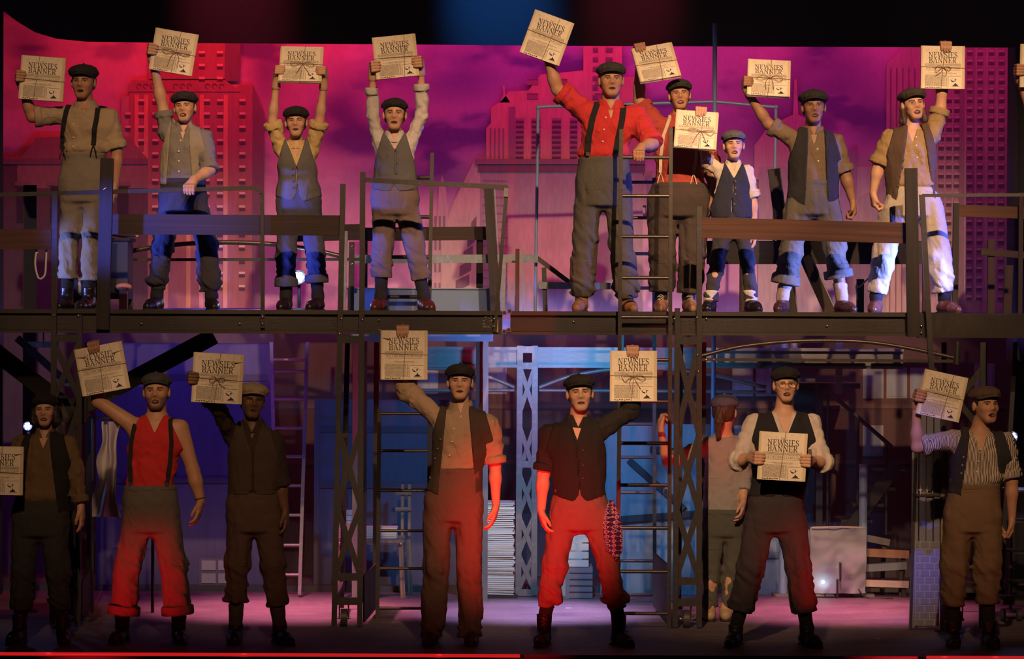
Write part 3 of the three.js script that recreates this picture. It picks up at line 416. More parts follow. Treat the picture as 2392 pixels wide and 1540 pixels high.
  // braces
  for (const br of S.braces || []) {
    const sub = []; br.pts.forEach((p, i) => { if (i) for (let k = 1; k < 4; k++) { const q = br.pts[i - 1]; sub.push([q[0] + (p[0] - q[0]) * k / 4, q[1] + (p[1] - q[1]) * k / 4]); } sub.push(p); });
    const pts = sub.map(([x, y]) => { const p = J([x, y]); return v3(p.x, p.y, traceZ(frontF, p.x, p.y, 0.004) + 0.007); });
    const last = pts[pts.length - 1]; let yt = last.y + 0.08; const zs = R[0].z; for (const zz of [0.02, -0.06]) { yt = last.y + 0.12; for (let i = 0; i < 80 && shirtF(last.x, yt, zs + zz) > 0.006; i++) yt -= 0.004; pts.push(v3(last.x * 1, yt + 0.004, zs + zz)); }
    pts.push(v3(last.x, yt - 0.08, zs - 0.135)); pts.push(v3(last.x, waist + 0.05, zs - 0.15));
    const cv = new THREE.CatmullRomCurve3(pts, false, 'centripetal'), n = 40, w = br.w || 0.017, pos = [], idx = [];
    for (let i = 0; i <= n; i++) { const c = cv.getPoint(i / n), tg = cv.getTangent(i / n), side = v3(1, 0, 0).addScaledVector(tg, -tg.x).normalize(), nn = tg.clone().cross(side).normalize(); if (nn.z < 0 && c.z > zs) nn.negate(); for (const [a, b] of [[-1, 0], [1, 0], [1, 1], [-1, 1]]) { const q = c.clone().addScaledVector(side, a * w).addScaledVector(nn, b * 0.003); pos.push(q.x, q.y, q.z); } if (i) { const o = 4 * (i - 1), q = 4 * i; for (let e = 0; e < 4; e++) { const a = e, b = (e + 1) % 4; idx.push(o + a, o + b, q + b, o + a, q + b, q + a); } } }
    const g = new THREE.BufferGeometry(); g.setAttribute('position', new THREE.Float32BufferAttribute(pos, 3)); g.setIndex(idx); const g2 = g.toNonIndexed(); g2.computeVertexNormals();
    const b = part('suspender', fin(g2), fabric(br.color), root);
    if (br.fork) { const e = pts[0]; for (const s of [-1, 1]) part('strap_end', fin(tubeGeo([e.clone(), e.clone().add(v3(s * 0.012, -0.035, 0.004)), e.clone().add(v3(s * 0.022, -0.075, 0.004))], 0.0042, 6, 6)), fabric(br.color), b); } else part('clip', fin(boxGeo(pts[0].x - 0.012, pts[0].x + 0.012, pts[0].y - 0.02, pts[0].y + 0.006, pts[0].z, pts[0].z + 0.009)), leather([0.03, 0.03, 0.035], 0.4), b);
  }
  // trousers
  const Tr = S.trousers, hemP = LJ.map((j, i) => { const y = J([0, S.hem[i]]).y, a = j[1], b = j[2], t = clamp((a.y - y) / (a.y - b.y), 0.05, 1.1); return a.clone().lerp(b, t); });
  const [r0, r1, r2] = S.legR, tTr = torso(0.002), st = S.hemStyle || 'straight', style = (i) => Array.isArray(st) ? st[i] : st;
  const legF = LJ.map((j, i) => {
    const e = hemP[i], dir = e.clone().sub(j[1]).normalize(), sty = style(i), list = [cone(j[0], j[1], r0, r1), cone(j[1], e, r1, sty === 'blouse' ? r1 : r2)];
    if (sty === 'blouse') { const q = e.clone().addScaledVector(dir, -0.05); list[1] = cone(j[1], q, r1, r2); list.push(cone(q, e.clone().addScaledVector(dir, 0.005), r2, r2 * 0.72)); }
    const u = unite(list, 0.03);
    return (x, y, z) => {
      let d = u(x, y, z); const al = (x - e.x) * dir.x + (y - e.y) * dir.y + (z - e.z) * dir.z;
      if (d < 0.05) { const nh = smooth(-0.24, -0.03, al) * (sty === 'blouse' ? 1.5 : 1); d += 0.0075 * ridge(x * 15 + y * 2, y * 4, z * 14 + i * 9) + 0.004 * ridge(x * 26 + y * 16, y * 14, z * 26) + nh * 0.011 * ridge(x * 9 + i * 5, y * 26 + x * 14, z * 10); const kn = Math.exp(-(((y - j[1].y + 0.05) / 0.09) ** 2)); d += kn * 0.009 * ridge(x * 9, y * 22 + x * 16, z * 9 + 4); }
      d = Math.max(d, al - (sty === 'blouse' ? 0.02 : 0));
      if (sty === 'roll' && al > -0.1) { const px = x - e.x, py = y - e.y, pz = z - e.z, rad = Math.sqrt(Math.max(0, px * px + py * py + pz * pz - al * al)); d = Math.min(d, Math.max(Math.abs(al + 0.026) - 0.026, rad - r2 - 0.008) - 0.005); }
      return d;
    };
  });
  const trF = (x, y, z) => { const t = tTr(x, y, z) + 0.003 * noise3(x * 20 + y * 14, y * 12, z * 20), a = legF[0](x, y, z), b = legF[1](x, y, z); let d = smin(smin(t, a, 0.045), smin(t, b, 0.045), 0.012); d = Math.max(d, y - waist); return d; };
  const tb = new THREE.Box3(); LJ.forEach((j, i) => grow(tb, j[0], j[1], hemP[i])); for (const r of R) if (r.y < waist + 0.1) grow(tb, v3(r.x - r.w, r.y, r.z - r.d), v3(r.x + r.w, r.y, r.z + r.d)); tb.expandByScalar(0.13); tb.max.y = waist + 0.03;
  const trousers = part('trousers', fin(polygonize(trF, tb.min, tb.max, 0.0105)), fabric(Tr), root);
  { const tw = torso(0.006), wf = (x, y, z) => Math.max(tw(x, y, z), Math.abs(y - waist + 0.018) - 0.02); const wb = tb.clone(); wb.min.y = waist - 0.06; wb.max.y = waist + 0.03; part('waistband', fin(polygonize(wf, wb.min, wb.max, 0.009)), fabric(Tr), trousers); }
  // socks and shoes
  LJ.forEach((j, i) => {
    const an = j[2], toe = legs[i].toe || [i ? 20 : -20, 0.17], tx = an.x + toe[0] / sc, fy = v3(an.x, floor, an.z), td = v3(toe[0] / sc, 0, toe[1]).normalize(), L = S.footL || 0.2, heel = v3(an.x, floor + 0.04, an.z).addScaledVector(td, -0.045), ball = v3(an.x, floor + 0.032, an.z).addScaledVector(td, L * 0.55), tip = v3(an.x, floor + 0.026, an.z).addScaledVector(td, L * 0.9);
    if (S.sock) { const up = j[1].clone().lerp(j[2], S.sock.from ?? 0.3), low = v3(an.x, floor + 0.05, an.z), s0 = unite([cone(up, an, 0.052, 0.042), cone(an, low, 0.042, 0.042)], 0.02), bx = grow(new THREE.Box3(), up, low).expandByScalar(0.07); part('sock', fin(polygonize((x, y, z) => Math.max(s0(x, y, z) + 0.0025 * noise3(x * 30, y * 70, z * 30), y - up.y), bx.min, bx.max, 0.009)), fabric(S.sock.color), root); }
    const boot = S.shoe.boot || 0.03, sh = [cone(heel, ball, 0.037, 0.041), cone(ball, tip, 0.041, 0.03), cone(v3(an.x, floor + 0.05, an.z), v3(an.x, floor + 0.06 + boot, an.z).lerp(v3(an.x + (an.x - fy.x), floor + 0.06 + boot, an.z), 0.5), 0.043, boot > 0.05 ? 0.05 : 0.04), cone(v3(an.x, floor + 0.06, an.z).addScaledVector(td, 0.01), ball.clone().add(v3(0, 0.012, 0)), 0.036, 0.03)];
    const u = unite(sh, 0.025), top = floor + 0.06 + boot, bx = grow(new THREE.Box3(), heel, tip, v3(an.x, top, an.z), v3(an.x, floor, an.z)).expandByScalar(0.06);
    const shoe = part('shoe', fin(polygonize((x, y, z) => Math.max(u(x, y, z) + (boot > 0.05 ? 0.002 * noise3(x * 50, y * 60, z * 50) : 0), y - top, floor + 0.004 - y), bx.min, bx.max, 0.007)), leather(S.shoe.color, S.shoe.rough), root);
    part('sole', fin(polygonize((x, y, z) => Math.max(Math.min(cone(heel, ball, 0.041, 0.044)(x, floor + 0.036, z), cone(ball, tip, 0.044, 0.033)(x, floor + 0.03, z)), y - floor - 0.014, floor - y), v3(bx.min.x, floor - 0.02, bx.min.z), v3(bx.max.x, floor + 0.04, bx.max.z), 0.007)), leather(S.shoe.sole || [0.02, 0.016, 0.014], 0.7), shoe);
    if (S.shoe.lace) for (let k = 0; k < 4; k++) { const c = v3(an.x, floor + 0.1 + boot * 0.6, an.z).addScaledVector(td, 0.045).lerp(ball.clone().add(v3(0, 0.04, 0)), k / 4), sd = td.clone().cross(v3(0, 1, 0)); const q = (a, b) => c.clone().addScaledVector(sd, a).add(v3(0, b, 0.006)); part('lace', fin(tubeGeo([q(-0.022, -0.008), q(0, 0.006).addScaledVector(td, 0.012), q(0.022, -0.008 + 0.01 * (k % 2))], 0.0028, 6, 5)), leather(S.shoe.lace, 0.8), shoe); }
  });
  // hair and cap, in the head's frame
  if (S.hair) {
    const Hr = S.hair, sk1 = unite([ell(0, 0.034, -0.018, 0.083, 0.09, 0.1), ell(0, -0.01, -0.03, 0.078, 0.07, 0.075)], 0.03), extra = [];
    if (Hr.style === 'bob') extra.push(cone(v3(-0.075, 0.02, 0), v3(-0.082, -0.085, 0.005), 0.03, 0.034), cone(v3(0.075, 0.02, 0), v3(0.082, -0.085, 0.005), 0.03, 0.034), cone(v3(-0.05, 0, -0.06), v3(-0.05, -0.09, -0.06), 0.05, 0.045), cone(v3(0.05, 0, -0.06), v3(0.05, -0.09, -0.06), 0.05, 0.045));
    if (Hr.style === 'long') extra.push(cone(v3(-0.07, 0, -0.02), v3(-0.085, -0.115, -0.01), 0.026, 0.032), cone(v3(0.07, 0, -0.02), v3(0.082, -0.11, -0.01), 0.026, 0.03), cone(v3(0, 0, -0.06), v3(0, -0.11, -0.06), 0.06, 0.05));
    if (Hr.style === 'tail') extra.push(cone(v3(0, 0, -0.1), v3(0, -0.06, -0.12), 0.035, 0.03), cone(v3(0, -0.06, -0.12), v3(0.015, -0.17, -0.11), 0.032, 0.012));
    if (Hr.style === 'bun') extra.push(ell(0, -0.03, -0.1, 0.04, 0.035, 0.03));
    const ex = extra.length ? unite(extra, 0.02) : null, line = Hr.line ?? 0.058;
    const f = (x, y, z) => {
      const wob = 0.004 * noise3(x * 70, y * 18, z * 70), low = z > 0.04 ? line : (z > -0.005 ? (Hr.burn ?? -0.02) : (Hr.nape ?? -0.06));
      const d = Math.max(sk1(x, y, z) + wob, low - y + 0.004 * noise3(x * 90, 3, z * 90));
      return ex ? smin(d, Math.max(ex(x, y, z) + wob * 1.6 + 0.004 * noise3(x * 30, y * 60, z * 30), z - 0.042), 0.012) : d;
    };
    part('hair', place(polygonize(f, v3(-0.14, Hr.style ? -0.2 : -0.09, -0.17), v3(0.14, 0.14, 0.13), 0.0055)), hairMat(Hr.color), root);
  }
  if (S.cap) {
    const C = S.cap, k = C.puff || 1, tl = C.tilt || 0;
    const crown = unite([ell(0, 0.072, -0.016, 0.094 * k, 0.052 * (C.high || 1), 0.112 * k), ell(0, 0.082, 0.03, 0.078 * k, 0.04, 0.085), ell(0, 0.062, -0.016, 0.088, 0.03, 0.1)], 0.018);
    const cf = (x, y, z) => { const a = Math.atan2(x, z), d = crown(x, y, z); return Math.max(d + (d < 0.03 ? 0.0022 * noise3(x * 40, y * 50, z * 40) + 0.0016 * Math.max(0, Math.cos(a * 8) - 0.85) * 6 * smooth(0.02, 0.06, Math.hypot(x, z)) : 0), 0.056 - 2.6 * x * x - 0.03 * smooth(0.02, -0.1, z) - y); };
    const cm = fabric(C.color), cap = part('cap', place(polygonize(cf, v3(-0.15, 0.0, -0.17), v3(0.15, 0.16, 0.14), 0.0055)), cm, root, C.label);
    const bf = (x, y, z) => { const yy = y - 0.066 + 0.12 * (z - 0.07) + 3.6 * x * x; return Math.max((Math.hypot(x / 0.084, (z - 0.04) / (0.094 + (C.brim || 0))) - 1) * 0.07, Math.abs(yy) - 0.0048, 0.03 - z); };
    part('brim', place(polygonize(bf, v3(-0.1, 0, 0.01), v3(0.1, 0.09, 0.16), 0.0045)), cm, cap);
    part('cap_button', place(new THREE.SphereGeometry(0.0095, 10, 6).translate(0, 0.072 + 0.054 * (C.high || 1), -0.012)), cm, cap);
  }
  if (S.glasses) {
    const g = part('glasses', place(tubeGeo([v3(-0.011, 0.006, 0.104), v3(0, 0.009, 0.107), v3(0.011, 0.006, 0.104)], 0.0016, 8, 6)), mat([0.75, 0.6, 0.35], 0.25, { metalness: 1 }), root, 'round wire spectacles');
    for (const s of [-1, 1]) { part('rim', place(new THREE.TorusGeometry(0.0235, 0.0017, 8, 28).scale(1, 0.85, 1).translate(s * 0.0335, 0.003, 0.102)), mat([0.75, 0.6, 0.35], 0.25, { metalness: 1 }), g); part('temple', place(tubeGeo([v3(s * 0.057, 0.008, 0.1), v3(s * 0.076, 0.012, 0.05), v3(s * 0.082, 0.01, -0.01)], 0.0016, 8, 6)), mat([0.75, 0.6, 0.35], 0.25, { metalness: 1 }), g); }
  }
  S.extra?.({ root, base, fin, J, AJ, LJ, shirtF, trF, traceZ, place, sc });
  return root;
}
// ---------- bundles of newspapers ----------
function frontPage() {
  const c = document.createElement('canvas'); c.width = 1024; c.height = 1072; const g = c.getContext('2d'), rnd = mulberry(77);
  g.fillStyle = '#efe6d2'; g.fillRect(0, 0, 1024, 1072);
  for (let i = 0; i < 900; i++) { g.fillStyle = `rgba(${150 + rnd() * 60 | 0},${120 + rnd() * 50 | 0},70,${0.02 + rnd() * 0.03})`; g.beginPath(); g.arc(rnd() * 1024, rnd() * 1072, 4 + rnd() * 40, 0, 7); g.fill(); }
  g.fillStyle = '#d9cba9'; for (const [x, y, w, h] of [[0, 0, 36, 1072], [962, 0, 62, 1072]]) g.fillRect(x, y, w, h);
  const ink = '#191411'; g.fillStyle = ink; g.textAlign = 'center'; g.textBaseline = 'alphabetic';
  const fit = (t, x, y, w, size, font) => { g.font = `${size}px ${font}`; const m = g.measureText(t).width; g.save(); g.translate(x, y); g.scale(w / m, 1); g.fillText(t, 0, 0); g.restore(); };
  g.globalAlpha = 0.6; fit('THE', 500, 146, 90, 42, 'serif'); fit('VOL. XXIV', 150, 92, 80, 18, 'serif'); g.globalAlpha = 1;
  fit('NEWSIES', 510, 290, 690, 188, 'serif'); fit('BANNER', 500, 428, 655, 188, 'serif');
  g.fillRect(90, 446, 850, 4);
  g.globalAlpha = 0.62;
  const words = (x, y, w, size) => { let q = x; while (q < x + w - 6) { const l = Math.min(8 + rnd() * 38, x + w - q); g.fillRect(q, y, l, size * (0.7 + 0.3 * rnd())); q += l + 6; } };
  for (let i = 0; i < 4; i++) words(90, 458 + i * 13, 850, 8);
  g.globalAlpha = 0.85; g.fillRect(90, 520, 850, 3); fit("THE CHILDREN'S CRUSADE", 512, 582, 820, 66, 'serif'); g.fillRect(90, 600, 850, 4); g.fillRect(90, 609, 850, 2);
  g.globalAlpha = 0.55; words(290, 664, 450, 8); words(190, 680, 640, 9); words(330, 697, 360, 8);
  g.globalAlpha = 0.6; for (let i = 0; i < 20; i++) words(90, 724 + i * 14.5, 470, 9);
  for (let i = 0; i < 20; i++) words(575, 724 + i * 14.5, 40, 8);
  g.globalAlpha = 0.9; g.strokeStyle = ink; g.lineWidth = 7; g.beginPath(); g.moveTo(640, 1040); g.lineTo(640, 760); g.lineTo(940, 760); g.stroke();
  g.fillStyle = '#f3ead8'; g.fillRect(648, 768, 292, 270); g.fillStyle = ink; // an ink drawing of a figure tumbling over a fence
  const blot = (pts) => { g.beginPath(); pts.forEach(([x, y], i) => i ? g.lineTo(x, y) : g.moveTo(x, y)); g.closePath(); g.fill(); };
  blot([[700, 830], [722, 868], [760, 872], [778, 900], [752, 906], [716, 890], [694, 858]]); blot([[790, 862], [812, 874], [800, 892], [782, 884]]); g.beginPath(); g.arc(806, 846, 17, 0, 7); g.fill();
  g.lineWidth = 5; g.beginPath(); g.moveTo(714, 828); g.quadraticCurveTo(760, 790, 812, 812); g.moveTo(816, 830); g.lineTo(860, 850); g.stroke();
  blot([[748, 984], [790, 960], [806, 912], [824, 950], [862, 972], [866, 1000], [748, 1002]]); g.fillRect(726, 1006, 180, 10);
  g.globalAlpha = 0.9; for (let i = 0; i < 7; i++) words(90 + 52 * i, 1032 + 6 * Math.sin(i * 2), 44, 22);
  const t = new THREE.CanvasTexture(c); t.colorSpace = THREE.SRGBColorSpace; t.anisotropy = 8; return t;
}
const pageTex = frontPage();
const pageMat = new THREE.MeshStandardMaterial({ map: pageTex, roughness: 0.9 }), pageEdge = mat([0.62, 0.53, 0.38], 0.95), twine = mat([0.26, 0.17, 0.1], 0.95), pageBack = mat([0.74, 0.66, 0.52], 0.92);
function bundle(px, py, z, wpx, hpx, deg, label, o = {}) {
  const sc = FOCAL / (CAMZ - z), w = wpx / sc, h = hpx / sc, t = o.t || 0.026, C = P(px, py, z), rnd = mulberry(Math.round(px * 7 + py));
  const hh = o.h || h; // real height when the bundle leans back
  const pitch = o.pitch ?? (hh > h ? -Math.acos(h / hh) : 0);
  const q = new THREE.Quaternion().setFromEuler(new THREE.Euler(pitch, o.yaw || 0, deg * Math.PI / 180, 'YXZ'));
  const root = thing('newspaper_bundle', label, 'newspaper', C, 'newspaper bundles held by the cast'); root.quaternion.copy(q);
  const leaves = [], n = 9; // folded sheets lying one on another, none quite in line
  for (let i = 0; i < n; i++) { const lt = t * 0.92 / n, g = boxGeo(-w / 2 + 0.003 * rnd(), w / 2 - 0.004 * rnd(), -hh / 2 + 0.004 * rnd(), hh / 2 - 0.004 * rnd(), -t / 2 + i * lt, -t / 2 + (i + 0.86) * lt); g.rotateZ((rnd() - 0.5) * 0.02); leaves.push(g); }
  part('pages', mergeGeometries(leaves), pageEdge, root);
  // front sheet: bowed a little, with its corners curling
  const N = 16, pos = [], uv = [], idx = [], curl = o.curl ?? 0.5; for (let s = 0; s < 2; s++) for (let j = 0; j <= N; j++) for (let i = 0; i <= N; i++) {
    const u = i / N, v = j / N, cx = u - 0.5, cy = v - 0.5, e = Math.max(0, Math.abs(cx) + Math.abs(cy) - 0.8); const bump = 0.0016 * noise3(u * 5 + px, v * 5, 3) + 0.03 * e * curl * (noise3(Math.sign(cx) * 3 + px, Math.sign(cy) * 3, 1) * 0.5 + 0.5);
    pos.push(cx * w * 0.985, cy * hh * 0.985, t / 2 + 0.0012 + bump - (s ? 0.001 : 0)); uv.push(u, v);
  }
  const M = (N + 1) * (N + 1); for (let j = 0; j < N; j++) for (let i = 0; i < N; i++) { const a = i + j * (N + 1), b = a + 1, c = a + N + 1, d = c + 1; idx.push(a, b, d, a, d, c, M + a, M + d, M + b, M + a, M + c, M + d); }
  const g = new THREE.BufferGeometry(); g.setAttribute('position', new THREE.Float32BufferAttribute(pos, 3)); g.setAttribute('uv', new THREE.Float32BufferAttribute(uv, 2)); g.setIndex(idx); g.computeVertexNormals();
  part('front_page', g, pageMat, root);
  if (o.fold) for (const [sx, sy, s] of o.fold) { const a = [sx * w / 2 * 0.98, sy * hh / 2 * 0.98], fg = new THREE.BufferGeometry(), z1 = t / 2 + 0.004; const p0 = v3(a[0] - sx * s * 1.5, a[1], z1), p1 = v3(a[0], a[1] - sy * s * 1.0, z1), tip = v3(a[0] - sx * s * 1.2, a[1] - sy * s * 1.15, z1 + 0.018); fg.setFromPoints([p0, p1, tip, tip.clone().add(v3(0, 0, -0.0012)), p1, p0]); fg.computeVertexNormals(); const m = pageBack.clone(); m.side = THREE.DoubleSide; part('folded_corner', fg, m, root); }
  const zf = t / 2 + 0.004, sx = (o.sx ?? 0.02) * w, sy = (o.sy ?? -0.03) * hh, tl = 0.012;
  const ring = (a) => { const c = new THREE.CatmullRomCurve3(a, true, 'catmullrom', 0.05); return new THREE.TubeGeometry(c, 40, 0.0017, 6, true); };
  const s1 = ring([v3(sx - tl, -hh / 2, -t / 2 - 0.001), v3(sx - tl, -hh / 2 - 0.001, zf), v3(sx, sy, zf + 0.001), v3(sx + tl, hh / 2 + 0.001, zf), v3(sx + tl, hh / 2, -t / 2 - 0.001)]);
  const s2 = ring([v3(-w / 2, sy + 0.004, -t / 2 - 0.001), v3(-w / 2 - 0.001, sy + 0.004, zf), v3(sx, sy, zf + 0.002), v3(w / 2 + 0.001, sy - 0.004, zf), v3(w / 2, sy - 0.004, -t / 2 - 0.001)]);
  part('string', s1, twine, root); part('string', s2, twine, root);
  if (o.bow) {
    const b = [], K = v3(sx, sy, zf + 0.004), R = (k) => (rnd() - 0.5) * k; // a knot with two loops and loose ends
    b.push(new THREE.SphereGeometry(0.006, 8, 6).translate(K.x, K.y, K.z));
    for (const s of [-1, 1]) { const l = 0.07 * (o.bow), c = new THREE.CatmullRomCurve3([K, K.clone().add(v3(s * l * 0.5, 0.014 + R(0.02), 0.008)), K.clone().add(v3(s * l, -0.004 + R(0.03), 0.01)), K.clone().add(v3(s * l * 0.75, -0.024 + R(0.02), 0.008)), K.clone().add(v3(s * l * 0.25, -0.008, 0.005)), K]); b.push(new THREE.TubeGeometry(c, 26, 0.0018, 6)); b.push(new THREE.TubeGeometry(new THREE.CatmullRomCurve3([K, K.clone().add(v3(s * 0.02 + R(0.02), -0.03, 0.006)), K.clone().add(v3(s * 0.035 + R(0.04), -0.075 * o.bow, 0.004))]), 12, 0.0017, 6)); }
    part('bow', mergeGeometries(b.map((x) => { x.deleteAttribute('uv'); return x; })), twine, root);
  }
  const ux = v3(1, 0, 0).applyQuaternion(q), uy = v3(0, 1, 0).applyQuaternion(q), uz = v3(0, 0, 1).applyQuaternion(q);
  return { root, ux, uy, uz, t, w, h: hh, point: ([a, b]) => C.clone().addScaledVector(ux, a * w).addScaledVector(uy, b * hh) };
}
// ---------- the cast: joints read off the photograph, depths in metres ----------
const FAIR = [0.56, 0.33, 0.22], TAN = [0.46, 0.25, 0.15], DARK = [0.16, 0.08, 0.045], MID = [0.3, 0.16, 0.09];

const BLACKHAIR = [0.015, 0.011, 0.01], BROWN = [0.05, 0.028, 0.016];
const edge = (paper, e, at) => ({ type: 'edge', paper, edge: e, at });
// upper row
const u1 = bundle(97, 184, ZU + 0.12, 104, 103, -4, 'tied newspaper bundle held by the tall capped youth in tan shirt and suspenders', { curl: 1, sx: -0.12 });
person({ label: 'tall youth in tan collarless shirt with black suspenders and high grey trousers', z: ZU, floor: DECK, head: [193, 230], hs: 1.0, pitch: 0.02, yaw: -0.12, mouth: 0.5, skin: TAN,
  tor: [[243, 198, 24], [262, 200, 52], [300, 203, 61], [345, 198, 52], [372, 194, 47], [415, 193, 53], [470, 190, 46]], waist: 358,
  armA: { j: [[152, 268], [70, 272, 0.1], [60, 200]], cuff: 0.9, hand: edge(u1, 'left', 0.02) }, armB: { j: [[255, 272], [272, 350], [268, 432]], cuff: 0.95, hand: { curl: 0.35 } },
  legA: { j: [[168, 425], [162, 545], [156, 690]], toe: [-10, 0.2] }, legB: { j: [[218, 425], [212, 545], [208, 690]], toe: [-12, 0.2] }, legR: [0.093, 0.076, 0.074], hem: [651, 655],
  top: { color: [0.46, 0.36, 0.24], v: 0.09, vw: 0.028, blouse: true, r1: 0.066 }, buttons: [[176, 292], [175, 323], [175, 345]],
  braces: [{ pts: [[148, 350], [146, 325], [151, 290], [160, 250]], color: [0.012, 0.012, 0.014], fork: true }, { pts: [[222, 340], [224, 310], [229, 275], [231, 245]], color: [0.012, 0.012, 0.014], fork: true }],
  trousers: [0.27, 0.24, 0.19], hair: { color: BROWN }, cap: { color: [0.02, 0.019, 0.02], puff: 1.06, label: 'charcoal flat cap' }, sock: { color: [0.01, 0.01, 0.012] }, shoe: { color: [0.012, 0.01, 0.01], rough: 0.3, boot: 0.1 } });
const u2 = bundle(404, 122, ZU + 0.3, 102, 99, -9.5, 'newspaper bundle with large bow held up over the broad grey stepped tower', { bow: 1.4, sx: 0.06, sy: 0.0 });
person({ label: 'youth in grey shirt and ragged tan waistcoat leaning one hand on the black railing', z: ZU + 0.22, floor: DECK, head: [430, 286], hs: 0.9, pitch: -0.06, yaw: -0.1, roll: 0.07, mouth: 0.8, skin: FAIR,
  tor: [[294, 428, 22], [312, 432, 46], [345, 434, 56], [390, 428, 52], [425, 426, 50], [455, 427, 52], [492, 427, 44]], waist: 418,
  armA: { j: [[388, 308], [374, 256, 0.16], [362, 170]], cuff: 0.95, hand: edge(u2, 'left', -0.02) }, armB: { j: [[476, 322], [489, 398, 0.14], [458, 430, 0.3]], cuff: 1.0, hand: { type: 'rail', at: [441, 441, 0.37] } },
  legA: { j: [[400, 470], [378, 580], [366, 692]], toe: [-16, 0.18] }, legB: { j: [[455, 470], [484, 580], [494, 692]], toe: [12, 0.18] }, legR: [0.09, 0.078, 0.082], hem: [668, 672], hemStyle: 'blouse',
  top: { color: [0.2, 0.19, 0.185], v: 0.1, vw: 0.03, hem: 432 }, buttons: [[424, 330], [420, 355], [420, 378], [420, 402]], vest: { color: [0.3, 0.27, 0.2], hem: 432, open: [0.06, 0.09], openShift: 0.0, cx: 421, point: 0, label: 'ragged tan waistcoat' },
  trousers: [0.035, 0.034, 0.04], hair: { color: [0.03, 0.02, 0.015] }, cap: { color: [0.022, 0.022, 0.03], puff: 1.06 }, sock: { color: [0.012, 0.012, 0.02] }, shoe: { color: [0.012, 0.01, 0.01], rough: 0.35 } });
const u3 = bundle(701, 152, ZU + 0.1, 101, 86, -1, 'newspaper bundle with drooping bow raised in both hands by the woman in rolled yellow sleeves', { bow: 1.2, h: 0.305, sx: 0.04, sy: -0.01 });
person({ label: 'woman in grey waistcoat and rolled yellow sleeves raising bundle with both hands', z: ZU, floor: DECK, head: [690, 320], hs: 0.9, pitch: -0.05, roll: 0.03, mouth: 0.35, skin: FAIR, jaw: 0.9, neckR: 0.05, armR: 0.86,
  tor: [[335, 690, 20], [350, 692, 38], [380, 693, 46], [415, 694, 42], [445, 697, 49], [470, 697, 51], [505, 697, 44]], waist: 442,
  armA: { j: [[655, 348], [633, 282, 0.12], [650, 195]], cuff: 0.96, hand: edge(u3, 'left', -0.2) }, armB: { j: [[728, 348], [743, 282, 0.12], [749, 195]], cuff: 0.96, hand: edge(u3, 'right', -0.2) },
  legA: { j: [[673, 490], [669, 585], [668, 692]], toe: [-8, 0.18] }, legB: { j: [[722, 490], [735, 585], [742, 692]], toe: [-16, 0.18] }, legR: [0.085, 0.076, 0.07], hem: [666, 657], hemStyle: 'roll',
  top: { color: [0.62, 0.46, 0.2], v: 0.11, vw: 0.04, r1: 0.07 }, vest: { color: [0.13, 0.125, 0.125], hem: 452, v: 388, point: 0.05, buttons: [[686, 395], [686, 410], [687, 425], [687, 440]] },
  trousers: [0.075, 0.08, 0.11], hair: { color: [0.07, 0.035, 0.016], style: 'bun', burn: -0.04 }, cap: { color: [0.014, 0.013, 0.013], puff: 1.02 }, sock: { color: [0.016, 0.016, 0.022] }, shoe: { color: [0.012, 0.01, 0.01], rough: 0.4 } });
const u4 = bundle(922, 133, ZU + 0.1, 102, 99, 6, 'tied newspaper bundle raised in both hands by the girl with white frilled cuffs', { sx: 0.2, sy: -0.02 });
person({ label: 'girl in grey waistcoat and long white sleeves raising bundle with both hands', z: ZU, floor: DECK, head: [920, 304], hs: 0.95, pitch: -0.04, mouth: 0.5, skin: FAIR, jaw: 0.92, neckR: 0.05, armR: 0.84,
  tor: [[316, 920, 20], [332, 921, 38], [365, 922, 47], [400, 922, 46], [430, 921, 50], [462, 922, 56], [500, 922, 48]], waist: 434,
  armA: { j: [[884, 334], [868, 268, 0.1], [873, 195]], cuff: 1.72, hand: edge(u4, 'left', -0.18) }, armB: { j: [[956, 334], [984, 266, 0.1], [978, 195]], cuff: 1.72, hand: edge(u4, 'right', -0.18) },
  legA: { j: [[895, 485], [893, 580], [889, 692]], toe: [-12, 0.18] }, legB: { j: [[948, 485], [968, 580], [990, 692]], toe: [18, 0.16] }, legR: [0.092, 0.075, 0.082], hem: [645, 650],
  top: { color: [0.6, 0.57, 0.55], v: 0.1, vw: 0.03, r1: 0.054, r2: 0.048, collar: 1 }, vest: { color: [0.12, 0.12, 0.125], hem: 436, v: 348, point: 0.03, buttons: [[928, 358], [927, 382], [927, 407]] },
  trousers: [0.17, 0.125, 0.12], hair: { color: [0.03, 0.018, 0.012], line: 0.045, burn: -0.03, style: 'bun' }, cap: { color: [0.02, 0.02, 0.02], puff: 0.94, brim: -0.03, high: 0.85 }, sock: { color: [0.02, 0.02, 0.026] }, shoe: { color: [0.09, 0.02, 0.016], rough: 0.35 } });
const u5 = bundle(1275, 89, ZU + 0.38, 98, 107, -19.5, 'tied newspaper bundle tilted highest, held by the man in bright red shirt', { sx: 0.1, sy: 0.02, curl: 1 });
